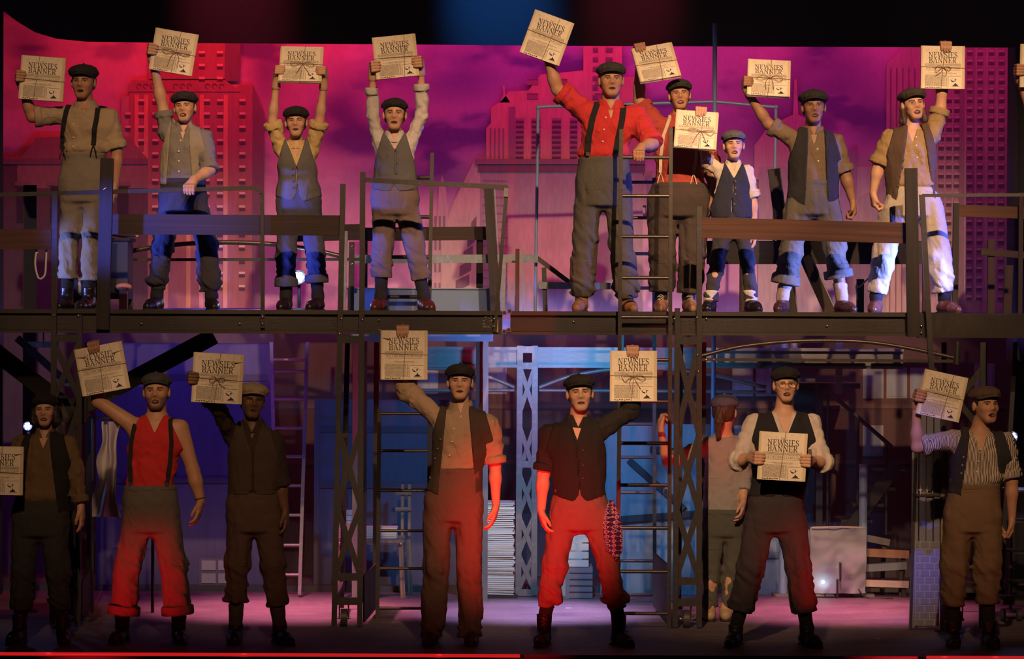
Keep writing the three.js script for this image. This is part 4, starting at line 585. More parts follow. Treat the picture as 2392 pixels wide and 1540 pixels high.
person({ label: 'man in bright red shirt and black suspenders holding the ladder rung', z: ZU + 0.27, floor: DECK, head: [1425, 226], hs: 1.0, pitch: -0.03, yaw: 0.06, mouth: 0.35, skin: TAN, neckR: 0.062, jaw: 1.08, armR: 1.12,
  tor: [[243, 1424, 26], [262, 1425, 56], [300, 1422, 66], [345, 1412, 58], [375, 1408, 57], [415, 1408, 62], [480, 1406, 54]], waist: 368, deep: 0.72,
  armA: { j: [[1368, 262], [1300, 208, 0.08], [1270, 150]], cuff: 0.9, hand: { type: 'behind', paper: u5, at: [0.0, -0.2] } }, armB: { j: [[1486, 272], [1522, 336, 0.18], [1505, 355, 0.3]], cuff: 1.0, hand: { type: 'rail', at: [1490, 362, 0.4] } },
  legA: { j: [[1376, 440], [1366, 560], [1358, 692]], toe: [-14, 0.2] }, legB: { j: [[1440, 440], [1450, 560], [1464, 692]], toe: [16, 0.2] }, legR: [0.105, 0.088, 0.095], hem: [682, 686], hemStyle: 'blouse',
  top: { color: [0.62, 0.035, 0.035], v: 0.12, vw: 0.03, r0: 0.075, r1: 0.066, blouse: true, collar: 1 }, buttons: [[1412, 277], [1408, 305], [1405, 333]],
  braces: [{ pts: [[1370, 360], [1373, 320], [1382, 275], [1392, 245]], color: [0.012, 0.012, 0.014], w: 0.021 }, { pts: [[1434, 365], [1441, 325], [1450, 280], [1454, 246]], color: [0.012, 0.012, 0.014], w: 0.021 }],
  trousers: [0.105, 0.1, 0.085], hair: { color: [0.012, 0.01, 0.009] }, cap: { color: [0.04, 0.04, 0.036], puff: 1.02 }, sock: { color: [0.1, 0.08, 0.06] }, shoe: { color: [0.32, 0.16, 0.065], rough: 0.6, boot: 0.1, lace: [0.03, 0.02, 0.015], sole: [0.08, 0.05, 0.03] } });
const u6 = bundle(1530, 148, ZU - 0.02, 98, 84, 12, 'tied newspaper bundle gripped by its top edge between two red-shirted men', { h: 0.3, sx: 0.08 });
person({ label: 'man in rust red shirt with cream suspenders behind the ladder', z: ZU - 0.15, floor: DECK, head: [1585, 257], hs: 0.9, pitch: -0.1, roll: 0.06, mouth: 0.85, skin: TAN, armR: 1.05,
  tor: [[272, 1584, 24], [292, 1584, 52], [330, 1587, 62], [390, 1587, 60], [425, 1586, 60], [460, 1585, 70], [505, 1582, 60]], waist: 428, deep: 0.75,
  armA: { j: [[1532, 292], [1492, 232, 0.1], [1492, 150]], cuff: 0.85, hand: edge(u6, 'top', -0.28) }, armB: { j: [[1640, 306], [1664, 392], [1664, 455]], cuff: 0.9, hand: { curl: 0.4 } },
  legA: { j: [[1546, 480], [1546, 590], [1545, 692]], toe: [-10, 0.2] }, legB: { j: [[1622, 480], [1616, 590], [1608, 692]], toe: [6, 0.2] }, legR: [0.115, 0.1, 0.098], hem: [676, 680],
  top: { color: [0.42, 0.06, 0.04], v: 0.1, vw: 0.03, r0: 0.07 }, braces: [{ pts: [[1540, 405], [1540, 370], [1546, 320], [1562, 275]], color: [0.6, 0.5, 0.36], fork: true, w: 0.011 }, { pts: [[1616, 408], [1622, 370], [1622, 320], [1612, 275]], color: [0.6, 0.5, 0.36], fork: true, w: 0.011 }],
  trousers: [0.06, 0.045, 0.038], hair: { color: BLACKHAIR }, cap: { color: [0.03, 0.028, 0.026] }, sock: { color: [0.02, 0.018, 0.02] }, shoe: { color: [0.3, 0.16, 0.11], rough: 0.6, lace: [0.6, 0.5, 0.4] } });
const u7 = bundle(1624, 305, ZU + 0.24, 100, 90, -5, 'newspaper bundle with looped bow held out by the small boy in navy waistcoat', { bow: 1.3, h: 0.3, sx: 0.12, sy: -0.05 });
person({ label: 'small boy in navy waistcoat with white sleeves and white socks', z: ZU + 0.1, floor: DECK, head: [1712, 372], hs: 0.85, pitch: -0.06, roll: 0.02, mouth: 0.75, skin: FAIR, jaw: 0.92, neckR: 0.045, armR: 0.78, footL: 0.17,
  tor: [[381, 1711, 17], [394, 1711, 34], [420, 1711, 42], [455, 1708, 43], [490, 1706, 45], [520, 1710, 44], [548, 1712, 38]], waist: 496,
  armA: { j: [[1682, 398], [1648, 372, 0.1], [1632, 300]], cuff: 1.0, hand: edge(u7, 'top', 0.08) }, armB: { j: [[1742, 402], [1758, 460], [1762, 528]], cuff: 1.0, hand: { curl: 0.4 } },
  legA: { j: [[1692, 535], [1676, 610], [1658, 700]], toe: [-10, 0.16] }, legB: { j: [[1734, 535], [1745, 610], [1754, 700]], toe: [14, 0.15] }, legR: [0.07, 0.057, 0.055], hem: [695, 692],
  top: { color: [0.62, 0.56, 0.46], v: 0.06, vw: 0.02, r0: 0.062, r1: 0.06 }, buttons: [[1710, 386], [1711, 396]], vest: { color: [0.022, 0.026, 0.05], hem: 500, v: 412, point: 0.012, buttons: [[1714, 425], [1714, 440], [1714, 455], [1712, 478]], btn: [0.1, 0.1, 0.12] },
  trousers: [0.04, 0.04, 0.052], hair: { color: [0.07, 0.045, 0.03] }, cap: { color: [0.11, 0.105, 0.1], puff: 0.98 }, sock: { color: [0.65, 0.6, 0.5], from: 0.75 }, shoe: { color: [0.012, 0.01, 0.01], rough: 0.35 } });
const u8 = bundle(1793, 184, ZU + 0.12, 101, 88, -3, 'newspaper bundle with loose bow held beside the angular blue pipe frame', { bow: 1.3, h: 0.3, sx: 0.02, sy: -0.02 });
person({ label: 'youth in dark waistcoat over brown shirt with rolled-up trouser cuffs, fist clenched', z: ZU + 0.05, floor: DECK, head: [1898, 288], hs: 0.98, pitch: -0.04, roll: 0.02, mouth: 0.7, skin: MID, jaw: 1.0,
  tor: [[302, 1897, 24], [320, 1899, 50], [355, 1900, 59], [400, 1900, 56], [430, 1898, 55], [460, 1897, 58], [500, 1897, 50]], waist: 421,
  armA: { j: [[1852, 326], [1794, 288, 0.08], [1763, 242]], cuff: 0.86, hand: edge(u8, 'left', -0.15) }, armB: { j: [[1952, 334], [1972, 404], [1990, 470]], cuff: 0.95, hand: { curl: 1.2, to: [1996, 500] } },
  legA: { j: [[1862, 490], [1847, 590], [1828, 692]], toe: [-16, 0.18] }, legB: { j: [[1932, 490], [1948, 580], [1966, 692]], toe: [20, 0.17] }, legR: [0.1, 0.085, 0.09], hem: [656, 641], hemStyle: 'roll',
  top: { color: [0.2, 0.145, 0.09], v: 0.12, vw: 0.035, r1: 0.06 }, buttons: [[1904, 350], [1906, 378]], vest: { color: [0.024, 0.024, 0.024], hem: 466, open: [0.055, 0.075], cx: 1902, point: 0.03, buttons: [[1886, 407]], btn: [0.5, 0.5, 0.5] },
  trousers: [0.13, 0.12, 0.095], hair: { color: BLACKHAIR }, cap: { color: [0.03, 0.027, 0.025], puff: 1.08, high: 1.05 }, sock: { color: [0.4, 0.33, 0.27], from: 0.72 }, shoe: { color: [0.07, 0.028, 0.02], rough: 0.35 } });
const u9 = bundle(2199, 158, ZU + 0.12, 103, 101, -0.5, 'newspaper bundle gripped at its top edge before the right-hand red tower', { bow: 0.8, sx: 0.0, sy: 0.0 });
person({ label: 'long-haired youth with bruised eye in open brown waistcoat and pale trousers', z: ZU + 0.05, floor: DECK, head: [2130, 281], hs: 0.94, pitch: -0.1, yaw: 0.18, roll: 0.08, mouth: 0.8, skin: FAIR, bruise: true,
  tor: [[296, 2126, 23], [316, 2124, 48], [350, 2124, 57], [400, 2124, 56], [435, 2126, 54], [462, 2130, 58], [505, 2130, 52]], waist: 438,
  armA: { j: [[2075, 322], [2050, 384], [2038, 452]], cuff: 0.98, hand: { curl: 1.2, to: [2040, 482] } }, armB: { j: [[2176, 318], [2200, 248, 0.1], [2206, 150]], cuff: 0.92, hand: edge(u9, 'top', 0.06) },
  legA: { j: [[2088, 490], [2066, 590], [2046, 692]], toe: [-14, 0.18] }, legB: { j: [[2172, 490], [2190, 590], [2206, 692]], toe: [22, 0.16] }, legR: [0.1, 0.088, 0.082], hem: [677, 674],
  top: { color: [0.36, 0.25, 0.12], v: 0.12, vw: 0.04, r1: 0.064, collar: false, blouse: true }, buttons: [[2134, 322], [2134, 342], [2136, 370]], vest: { color: [0.1, 0.062, 0.04], hem: 462, open: [0.05, 0.13], cx: 2133, point: 0.02, buttons: [[2104, 375], [2102, 392], [2096, 412], [2091, 435]] },
  trousers: [0.52, 0.47, 0.38], hair: { color: [0.06, 0.03, 0.017], style: 'long' }, cap: { color: [0.05, 0.038, 0.03], puff: 1.06 }, sock: { color: [0.012, 0.012, 0.02] }, shoe: { color: [0.14, 0.05, 0.035], rough: 0.3 } });
const u10 = bundle(2430, 155, ZU + 0.12, 103, 102, -1, 'newspaper bundle cut off by the right edge of the picture', {});
person({ label: 'person at the far right edge of whom only a raised hand shows', z: ZU, floor: DECK, head: [2515, 300], mouth: 0.4, skin: TAN, coarse: true,
  tor: [[312, 2514, 23], [332, 2514, 48], [365, 2514, 56], [410, 2514, 54], [440, 2514, 54], [470, 2514, 57], [508, 2514, 50]], waist: 440,
  armA: { j: [[2468, 336], [2420, 290, 0.08], [2390, 230]], cuff: 0.95, hand: edge(u10, 'left', -0.1) }, armB: { j: [[2562, 340], [2580, 410], [2584, 470]], cuff: 1, hand: {} },
  legA: { j: [[2480, 500], [2470, 590], [2464, 692]] }, legB: { j: [[2548, 500], [2556, 590], [2562, 692]] }, legR: [0.095, 0.08, 0.08], hem: [676, 676], top: { color: [0.3, 0.22, 0.14] }, trousers: [0.08, 0.07, 0.06], hair: { color: BROWN }, cap: { color: [0.03, 0.028, 0.026] }, sock: { color: [0.02, 0.02, 0.02] }, shoe: { color: [0.02, 0.015, 0.012] } });
// lower row
const l1 = bundle(0, 1100, 0.3, 112, 114, -1, 'newspaper bundle cut off by the left edge of the picture', { fold: [[1, 1, 0.04]], curl: 1 });
person({ label: 'dark-haired woman in black waistcoat over brown shirt at the left edge of the stage', z: 0, floor: 0, head: [106, 995], hs: 0.87, pitch: -0.04, roll: 0.04, mouth: 0.7, skin: FAIR, jaw: 0.93, neckR: 0.05, armR: 0.92,
  tor: [[1012, 106, 24], [1030, 106, 52], [1070, 108, 60], [1120, 106, 58], [1165, 100, 58], [1200, 96, 64], [1250, 96, 56]], waist: 1168,
  armA: { j: [[52, 1036], [12, 1100, 0.05], [10, 1150, 0.2]], cuff: 1.3, hand: { type: 'behind', paper: l1, at: [0.1, -0.15] } }, armB: { j: [[160, 1036], [182, 1110], [190, 1182]], cuff: 1.85, hand: { curl: 0.3 } },
  legA: { j: [[64, 1225], [56, 1340], [48, 1470]], toe: [-14, 0.2] }, legB: { j: [[126, 1225], [136, 1340], [150, 1470]], toe: [14, 0.2] }, legR: [0.098, 0.082, 0.074], hem: [1425, 1425],
  top: { color: [0.16, 0.1, 0.05], v: 0.1, vw: 0.04, r1: 0.058, r2: 0.046, blouse: true, collar: 1 }, vest: { color: [0.012, 0.011, 0.011], hem: 1192, open: [0.06, 0.12], cx: 98, point: 0.02 },
  trousers: [0.04, 0.04, 0.038], hair: { color: BLACKHAIR, style: 'bob', line: 0.03 }, cap: { color: [0.012, 0.011, 0.012], puff: 0.98, brim: -0.03 }, sock: { color: [0.015, 0.015, 0.015] }, shoe: { color: [0.012, 0.01, 0.01], boot: 0.12 } });
const l2 = bundle(239, 862, 0.1, 113, 112, 11, 'crumpled newspaper bundle with folded corners held aloft by the man in the red undershirt', { fold: [[1, 1, 0.055], [-1, 1, 0.05]], curl: 1.4, sx: -0.02, sy: 0.04 });
person({ label: 'man in sleeveless red undershirt with black suspenders and bloused grey trousers', z: 0, floor: 0, head: [366, 956], hs: 1.0, pitch: -0.05, mouth: 0.85, skin: TAN, stubble: true, jaw: 1.06, neckR: 0.062, armR: 1.16, roll: 0.03,
  tor: [[968, 366, 28], [988, 364, 58], [1020, 362, 66], [1070, 357, 60], [1130, 352, 58], [1175, 352, 64], [1240, 354, 56]], waist: 1134, deep: 0.7,
  armA: { j: [[308, 992], [230, 938, 0.0], [226, 850]], hand: edge(l2, 'top', -0.08) }, armB: { j: [[422, 1000], [452, 1100], [470, 1172]], hand: { curl: 0.35, to: [462, 1225, 0.05] } },
  legA: { j: [[324, 1210], [302, 1325], [288, 1462]], toe: [-16, 0.2] }, legB: { j: [[386, 1210], [408, 1325], [420, 1462]], toe: [16, 0.2] }, legR: [0.105, 0.09, 0.094], hem: [1434, 1434], hemStyle: 'roll',
  top: { name: 'undershirt', color: [0.55, 0.022, 0.022], sleeve: false, collar: false, v: 0.12, vw: 0.055 },
  braces: [{ pts: [[310, 1128], [308, 1080], [312, 1030], [322, 980]], color: [0.012, 0.012, 0.012], w: 0.014 }, { pts: [[394, 1128], [402, 1080], [406, 1030], [402, 982]], color: [0.012, 0.012, 0.012], w: 0.014 }],
  trousers: [0.12, 0.105, 0.09], hair: { color: BLACKHAIR }, cap: { color: [0.06, 0.058, 0.06], puff: 0.97, brim: -0.02 }, sock: { color: [0.02, 0.02, 0.02] }, shoe: { color: [0.014, 0.011, 0.01], boot: 0.13, rough: 0.45, lace: [0.02, 0.016, 0.014] },
  extra: ({ AJ, root, fin }) => { const w = AJ[1][2], d = w.clone().sub(AJ[1][1]).normalize(), g = new THREE.TorusGeometry(0.031, 0.004, 8, 24); g.applyQuaternion(new THREE.Quaternion().setFromUnitVectors(v3(0, 0, 1), d)); g.translate(w.x - d.x * 0.02, w.y - d.y * 0.02, w.z - d.z * 0.02); part('wristband', fin(g), leather([0.01, 0.01, 0.01], 0.6), root); } });
const l3 = bundle(509, 884, 0.35, 118, 117, -3, 'newspaper bundle with small bow hiding half of the tan cap', { bow: 0.7, fold: [[1, 1, 0.045]], sy: -0.02, sx: 0.0 });
person({ label: 'person in pale tan cap and brown waistcoat with wide cropped brown trousers', z: 0, floor: 0, head: [590, 976], hs: 0.96, pitch: 0, yaw: 0.25, roll: -0.1, mouth: 0.4, skin: DARK, armR: 0.95,
  tor: [[992, 592, 24], [1012, 592, 50], [1050, 594, 60], [1100, 596, 58], [1145, 594, 56], [1180, 592, 62], [1240, 592, 56]], waist: 1150,
  armA: { j: [[544, 1018], [510, 955, 0.2], [465, 900]], cuff: 1.5, hand: edge(l3, 'left', -0.02) }, armB: { j: [[646, 1030], [656, 1125], [668, 1192]], cuff: 1.15, hand: { curl: 0.4, to: [672, 1240, 0.03] } },
  legA: { j: [[565, 1215], [556, 1320], [553, 1465]], toe: [-4, 0.2] }, legB: { j: [[626, 1215], [638, 1320], [656, 1465]], toe: [30, 0.16] }, legR: [0.102, 0.084, 0.078], hem: [1406, 1414],
  top: { color: [0.045, 0.03, 0.022], v: 0.1, vw: 0.03, r1: 0.058, r2: 0.05, collar: 1 }, vest: { color: [0.075, 0.05, 0.034], hem: 1150, v: 1060, point: 0.01, buttons: [[590, 1075], [590, 1105]] },
  trousers: [0.11, 0.065, 0.048], hair: { color: BLACKHAIR, burn: -0.03, nape: -0.09 }, cap: { color: [0.42, 0.33, 0.2], puff: 1.08, label: 'pale tan cap' }, sock: { color: [0.09, 0.085, 0.06], from: 0.62 }, shoe: { color: [0.012, 0.01, 0.01], boot: 0.06 } });
const l4 = bundle(944, 830, 0.0, 110, 116, 0, 'newspaper bundle with one folded corner held against the platform beam', { fold: [[-1, 1, 0.045]], sx: 0.02, sy: 0.02 });
person({ label: 'youth in open brown waistcoat and pale shirt beside the stacked newspapers', z: 0, floor: 0, head: [1075, 933], hs: 0.97, pitch: -0.06, mouth: 0.3, skin: FAIR, jaw: 1.02,
  tor: [[950, 1078, 25], [970, 1080, 56], [1005, 1082, 68], [1060, 1076, 62], [1100, 1068, 56], [1150, 1062, 62], [1215, 1058, 54]], waist: 1094, deep: 0.66,
  armA: { j: [[1020, 972], [948, 912, 0.02], [940, 830]], cuff: 1.15, hand: edge(l4, 'top', -0.03) }, armB: { j: [[1146, 990], [1158, 1086], [1160, 1182]], cuff: 0.95, hand: { curl: 0.4, to: [1152, 1235, 0.03] } },
  legA: { j: [[1026, 1180], [1020, 1330], [1012, 1485]], toe: [-12, 0.2] }, legB: { j: [[1096, 1180], [1098, 1330], [1102, 1485]], toe: [6, 0.2] }, legR: [0.102, 0.086, 0.082], hem: [1485, 1485],
  top: { color: [0.42, 0.3, 0.2], v: 0.08, vw: 0.03, r0: 0.066, r1: 0.068, collar: 1, cw: 0.3 }, buttons: [[1062, 1000], [1058, 1030], [1052, 1062]], vest: { color: [0.065, 0.045, 0.032], hem: 1138, open: [0.07, 0.12], cx: 1070, point: 0.06, buttons: [[1031, 1025], [1024, 1047], [1018, 1070], [1006, 1115]], btn: [0.2, 0.12, 0.08] },
  trousers: [0.16, 0.09, 0.07], hair: { color: BLACKHAIR }, cap: { color: [0.02, 0.018, 0.018], puff: 0.98 }, sock: { color: [0.02, 0.02, 0.02] }, shoe: { color: [0.05, 0.03, 0.02], boot: 0.05 } });
const l5 = bundle(1480, 879, 0.1, 110, 119, 0, 'newspaper bundle with bow held before the tall front ladder', { bow: 1.1, sx: 0.0, sy: 0.0 });
person({ label: 'man in black short-sleeved waistcoat shirt with a purple bandana at his hip', z: 0.05, floor: 0, head: [1355, 960], hs: 1.0, pitch: -0.05, yaw: 0.04, roll: 0.05, mouth: 0.4, skin: FAIR, armR: 1.02,
  tor: [[980, 1350, 25], [998, 1346, 54], [1035, 1346, 66], [1090, 1352, 62], [1140, 1354, 58], [1180, 1356, 64], [1235, 1356, 54]], waist: 1142,
  armA: { j: [[1284, 1012], [1270, 1105], [1266, 1195]], cuff: 0.92, hand: { curl: 0.45, to: [1276, 1245, 0.04] } }, armB: { j: [[1406, 1002], [1474, 962, 0.0], [1480, 880]], cuff: 1.2, hand: edge(l5, 'top', -0.02) },
  legA: { j: [[1316, 1210], [1298, 1320], [1274, 1450]], toe: [-16, 0.2] }, legB: { j: [[1398, 1210], [1424, 1320], [1448, 1450]], toe: [26, 0.17] }, legR: [0.1, 0.082, 0.08], hem: [1408, 1412], hemStyle: 'blouse',
  top: { color: [0.02, 0.015, 0.015], v: 0.14, vw: 0.05, r1: 0.06, collar: 1 }, vest: { color: [0.016, 0.012, 0.012], hem: 1146, v: 1030, point: 0.05, top: 0.05, buttons: [[1362, 1050], [1362, 1085], [1362, 1115]] },
  trousers: [0.22, 0.1, 0.09], hair: { color: [0.03, 0.02, 0.014] }, cap: { color: [0.02, 0.018, 0.018], puff: 1.0 }, sock: { color: [0.02, 0.016, 0.014] }, shoe: { color: [0.015, 0.012, 0.011], boot: 0.14, rough: 0.45, lace: [0.03, 0.022, 0.02] },
  extra: ({ J, root, fin, trF, traceZ }) => { // bandana hanging from the pocket, gathered at the top
    const pts = [], N = 10, M = 14; for (let j = 0; j <= M; j++) for (let i = 0; i <= N; i++) { const v = j / M, u = i / N, w = 12 + 34 * Math.sin(Math.min(1, v * 1.15) * 2.1), p = J([1428 + 8 * v + (u - 0.5) * w, 1168 + v * 138 - Math.abs(u - 0.6) * 44 * v]); const z = Math.max(traceZ(trF, p.x, p.y, 0.012), 0.08) + 0.012 * Math.sin(u * 9 + v * 2); pts.push(p.x, p.y, z + 0.014); }
    const idx = []; for (let j = 0; j < M; j++) for (let i = 0; i < N; i++) { const a = i + j * (N + 1); idx.push(a, a + N + 1, a + 1, a + 1, a + N + 1, a + N + 2); } const g = new THREE.BufferGeometry(); g.setAttribute('position', new THREE.Float32BufferAttribute(pts, 3)); g.setIndex(idx); g.computeVertexNormals();
    const pais = grainTex(9, 128, 128, (x, y) => { const a = Math.hypot(x % 42 - 21, y % 42 - 21), r = Math.abs(a - 13) < 2 || a < 4 || Math.abs((x + y) % 42 - 20) < 1.5; return r ? [214, 190, 200] : [70, 30, 92]; }, [11, 11], true); const m = new THREE.MeshStandardMaterial({ map: pais, roughness: 0.9, side: THREE.DoubleSide }); part('bandana', fin(g), m, root, 'purple paisley bandana hanging from the pocket'); } });
const l6 = bundle(1829, 1067, 0.32, 113, 113, -3, 'newspaper bundle held at chest height in both hands by the man in spectacles', { sx: 0.0, sy: 0.0 });
l6.root.children.filter((c) => c.name === 'string')[1].removeFromParent();
person({ label: 'man in round spectacles, dark waistcoat and wide dark trousers', z: 0.02, floor: 0, head: [1836, 938], hs: 0.94, pitch: -0.05, roll: 0.02, mouth: 0.7, skin: FAIR, glasses: true, neckR: 0.06, brow: [0.12, 0.07, 0.04],
  tor: [[958, 1832, 26], [976, 1830, 56], [1010, 1828, 70], [1070, 1826, 66], [1130, 1822, 60], [1170, 1814, 64], [1240, 1812, 54]], waist: 1150,
  armA: { j: [[1762, 990], [1728, 1076, 0.06], [1780, 1080]], cuff: 1.02, hand: edge(l6, 'left', -0.06) }, armB: { j: [[1896, 990], [1922, 1080, 0.06], [1885, 1080]], cuff: 1.02, hand: edge(l6, 'right', -0.06) },
  legA: { j: [[1778, 1215], [1756, 1330], [1722, 1468]], toe: [-22, 0.18] }, legB: { j: [[1848, 1215], [1868, 1330], [1888, 1468]], toe: [22, 0.18] }, legR: [0.102, 0.092, 0.09], hem: [1422, 1424],
  top: { color: [0.62, 0.55, 0.5], v: 0.17, vw: 0.055, r0: 0.068, r1: 0.062, collar: false }, vest: { color: [0.016, 0.014, 0.02], hem: 1152, v: 1030, point: 0.0, top: 0.085 },
  trousers: [0.05, 0.038, 0.045], hair: { color: [0.1, 0.055, 0.03] }, cap: { color: [0.016, 0.014, 0.018], puff: 1.02 }, sock: { color: [0.015, 0.015, 0.018] }, shoe: { color: [0.012, 0.01, 0.01], boot: 0.07 } });
const l7 = bundle(2201, 925, 0.1, 103, 107, -12, 'tied newspaper bundle held up by the man in the striped shirt', { sx: 0.12, sy: 0.02 });
person({ label: 'man in striped shirt and dark waistcoat beside the tall blue locker panel', z: 0, floor: 0, head: [2302, 988], hs: 1.0, pitch: -0.05, yaw: 0.38, mouth: 0.6, skin: TAN, jaw: 0.98,
  tor: [[1004, 2288, 25], [1022, 2289, 54], [1060, 2290, 66], [1110, 2286, 60], [1140, 2280, 56], [1180, 2274, 62], [1240, 2272, 54]], waist: 1130,
  armA: { j: [[2236, 1024], [2146, 1046, 0.06], [2142, 974]], cuff: 0.86, hand: edge(l7, 'left', -0.1) }, armB: { j: [[2352, 1030], [2366, 1122], [2366, 1212]], cuff: 0.92, hand: { curl: 1.0, to: [2366, 1255] } },
  legA: { j: [[2240, 1210], [2232, 1325], [2228, 1465]], toe: [-4, 0.2] }, legB: { j: [[2308, 1210], [2310, 1325], [2312, 1465]], toe: [8, 0.2] }, legR: [0.104, 0.09, 0.086], hem: [1408, 1402],
  top: { color: [0.5, 0.5, 0.5], stripe: true, v: 0.16, vw: 0.05, r1: 0.062, collar: false, blouse: true }, buttons: [[2284, 1048], [2280, 1076], [2278, 1100]], vest: { color: [0.028, 0.024, 0.028], hem: 1140, open: [0.075, 0.13], cx: 2290, point: 0.05, buttons: [[2246, 1066], [2244, 1085], [2242, 1104]], btn: [0.2, 0.25, 0.5] },
  trousers: [0.2, 0.125, 0.07], hair: { color: BLACKHAIR }, cap: { color: [0.1, 0.065, 0.045], puff: 1.0 }, sock: { color: [0.015, 0.014, 0.014] }, shoe: { color: [0.012, 0.01, 0.01], boot: 0.1 } });
person({ label: 'woman in grey jumper and knitted cap seen from behind between tower and bespectacled man', z: -1.55, floor: 0, head: [1694, 1000], yaw: 2.75, mouth: 0, skin: FAIR, hs: 0.97, jaw: 0.92, armR: 0.9, coarse: true,
  tor: [[1012, 1692, 20], [1030, 1692, 42], [1065, 1694, 50], [1120, 1694, 50], [1175, 1692, 52], [1215, 1694, 52], [1250, 1694, 46]], waist: 1190,
  armA: { j: [[1654, 1040], [1560, 1080, 0.0], [1545, 1010, 0.05]], cuff: 0.8, hand: { curl: 0.9, to: [1540, 985] } }, armB: { j: [[1734, 1040], [1742, 1110], [1738, 1170, 0.1]], cuff: 1.6, hand: {} },
  legA: { j: [[1670, 1235], [1664, 1330], [1660, 1425]], toe: [-4, -0.18] }, legB: { j: [[1720, 1235], [1714, 1330], [1698, 1425]], toe: [4, -0.18] }, legR: [0.09, 0.066, 0.05], hem: [1420, 1420],
  top: { name: 'jumper', color: [0.34, 0.33, 0.32], hem: 1215, collar: false, v: 0.02, vw: 0.01 }, trousers: [0.1, 0.105, 0.09], hair: { color: [0.06, 0.035, 0.02], style: 'tail', nape: -0.08 }, cap: { color: [0.1, 0.09, 0.16], puff: 1.02, high: 1.1, brim: -0.02, label: 'knitted cap' }, shoe: { color: [0.42, 0.3, 0.18], rough: 0.6 } });
// ---------- scaffold platforms, towers, ladders and rails ----------
const scr = grainTex(50, 256, 256, (x, y) => { const n = tnoise(x / 3, y / 3, 85, 1) * 0.4 + tnoise(x / 20, y / 20, 12, 2) * 0.6; return n > 0.72 ? 250 : 165 + 60 * n; }, [3, 3]);
const steel = mat([0.055, 0.05, 0.05], 0.45, { map: scr, metalness: 0.35, bumpMap: weaveBump, bumpScale: 0.001 }), steelWorn = mat([0.12, 0.105, 0.095], 0.35, { map: scr, metalness: 0.6 }), steelGrey = mat([0.22, 0.22, 0.22], 0.45, { map: scr, metalness: 0.3 }), boltM = mat([0.5, 0.45, 0.38], 0.3, { metalness: 0.9 });
const wood = (a, b, s) => grainTex(s, 256, 256, (x, y) => { const g = tnoise(x / 3 + 3 * tnoise(x / 30, y / 60, 8, s + 1), y / 90, 85, s) * 0.6 + tnoise(x / 12, y / 40, 21, s + 2) * 0.4; return [0, 1, 2].map((k) => a[k] + (b[k] - a[k]) * g); }, [2, 0.5], true);
const plankBrown = mat([1, 1, 1], 0.75, { map: wood([54, 32, 20], [100, 62, 38], 60) }), plankDark = mat([1, 1, 1], 0.75, { map: wood([34, 24, 22], [62, 42, 36], 64) }), plankBlack = mat([1, 1, 1], 0.7, { map: wood([24, 21, 21], [48, 40, 37], 68) });
const pale = mat([0.3, 0.3, 0.31], 0.6, { map: scr }), pipeBlue = mat([0.26, 0.4, 0.66], 0.4, { metalness: 0.1, map: scr }), dark = mat([0.03, 0.03, 0.034], 0.7);
const boltG = new THREE.SphereGeometry(0.0085, 8, 6).scale(1, 1, 0.6);
const PF = (x, y, dz = 0) => P(x, y, ZF + dz);
const sF = FOCAL / (CAMZ - ZF);
function bolt(parent, x, y, z) { const p = P(x, y, z), o = part('bolt', boltG, boltM, parent); o.position.set(p.x - parent.position.x, p.y - parent.position.y, z - parent.position.z); return o; }
function at(name, label, cat, px, z, y = 0, group) { const p = P(px, 0, z); return thing(name, label, cat, v3(p.x, y, z), group); }
const add = (o, name, g, m, label) => part(name, local(g, o), m, o, label);
// platforms: a deck on steel channels, three units end to end
function platform(x0, x1, label, o = {}) {
  const t = at('platform', label, 'platform', (x0 + x1) / 2, ZF - 0.7, DECK - 0.16), a = PF(x0, 0).x, b = PF(x1, 0).x, m = o.m || steel;
  const nb = 5, dz = (ZF - 0.03 - ZR) / nb; for (let k = 0; k < nb; k++) add(t, 'deck_board', boxGeo(a, b, DECK - 0.022, DECK, ZR + k * dz, ZR + (k + 1) * dz - 0.004), plankDark);
  if (o.flush) add(t, 'front_board', boxGeo(a, b, DECK - 0.165, DECK + 0.004, ZF - 0.03, ZF), plankBlack); else {
    add(t, 'top_flange', boxGeo(a, b, DECK - 0.022, DECK + 0.006, ZF - 0.03, ZF + 0.02), steelWorn); add(t, 'web', boxGeo(a, b, DECK - 0.135, DECK - 0.022, ZF - 0.02, ZF - 0.008), m); add(t, 'bottom_flange', boxGeo(a, b, DECK - 0.155, DECK - 0.135, ZF - 0.03, ZF + 0.014), steelWorn); add(t, 'facing', boxGeo(a + 0.01, b - 0.01, DECK - 0.133, DECK - 0.05, ZF - 0.008, ZF + 0.004), m); }
  add(t, 'back_channel', boxGeo(a, b, DECK - 0.155, DECK - 0.024, ZR, ZR + 0.03), steel);
  for (let k = 0, n = Math.max(2, Math.round((b - a) / 0.9)); k <= n; k++) { const x = a + 0.03 + (b - a - 0.06) * k / n; add(t, 'joist', boxGeo(x - 0.02, x + 0.02, DECK - 0.15, DECK - 0.024, ZR + 0.032, ZF - 0.034), steel); }
  if (o.tubes) for (const [x, y] of o.tubes) { const p = PF(x, y), s = 0.014; add(t, 'tube_end', boxGeo(p.x - s, p.x + s, p.y - s, p.y + s, ZF - 0.02, ZF + 0.03), boltM); add(t, 'tube_hole', boxGeo(p.x - s * 0.7, p.x + s * 0.7, p.y - s * 0.7, p.y + s * 0.7, ZF + 0.03, ZF + 0.032), dark); }
  for (const [x, y] of o.bolts || []) bolt(t, x, y, ZF + 0.012);
  return t;
}
const plA = platform(-120, 1172, 'long scaffold platform under the four left singers', { tubes: [[1178, 731], [1178, 775]], bolts: [[885, 748], [886, 772], [560, 757], [330, 757]] });
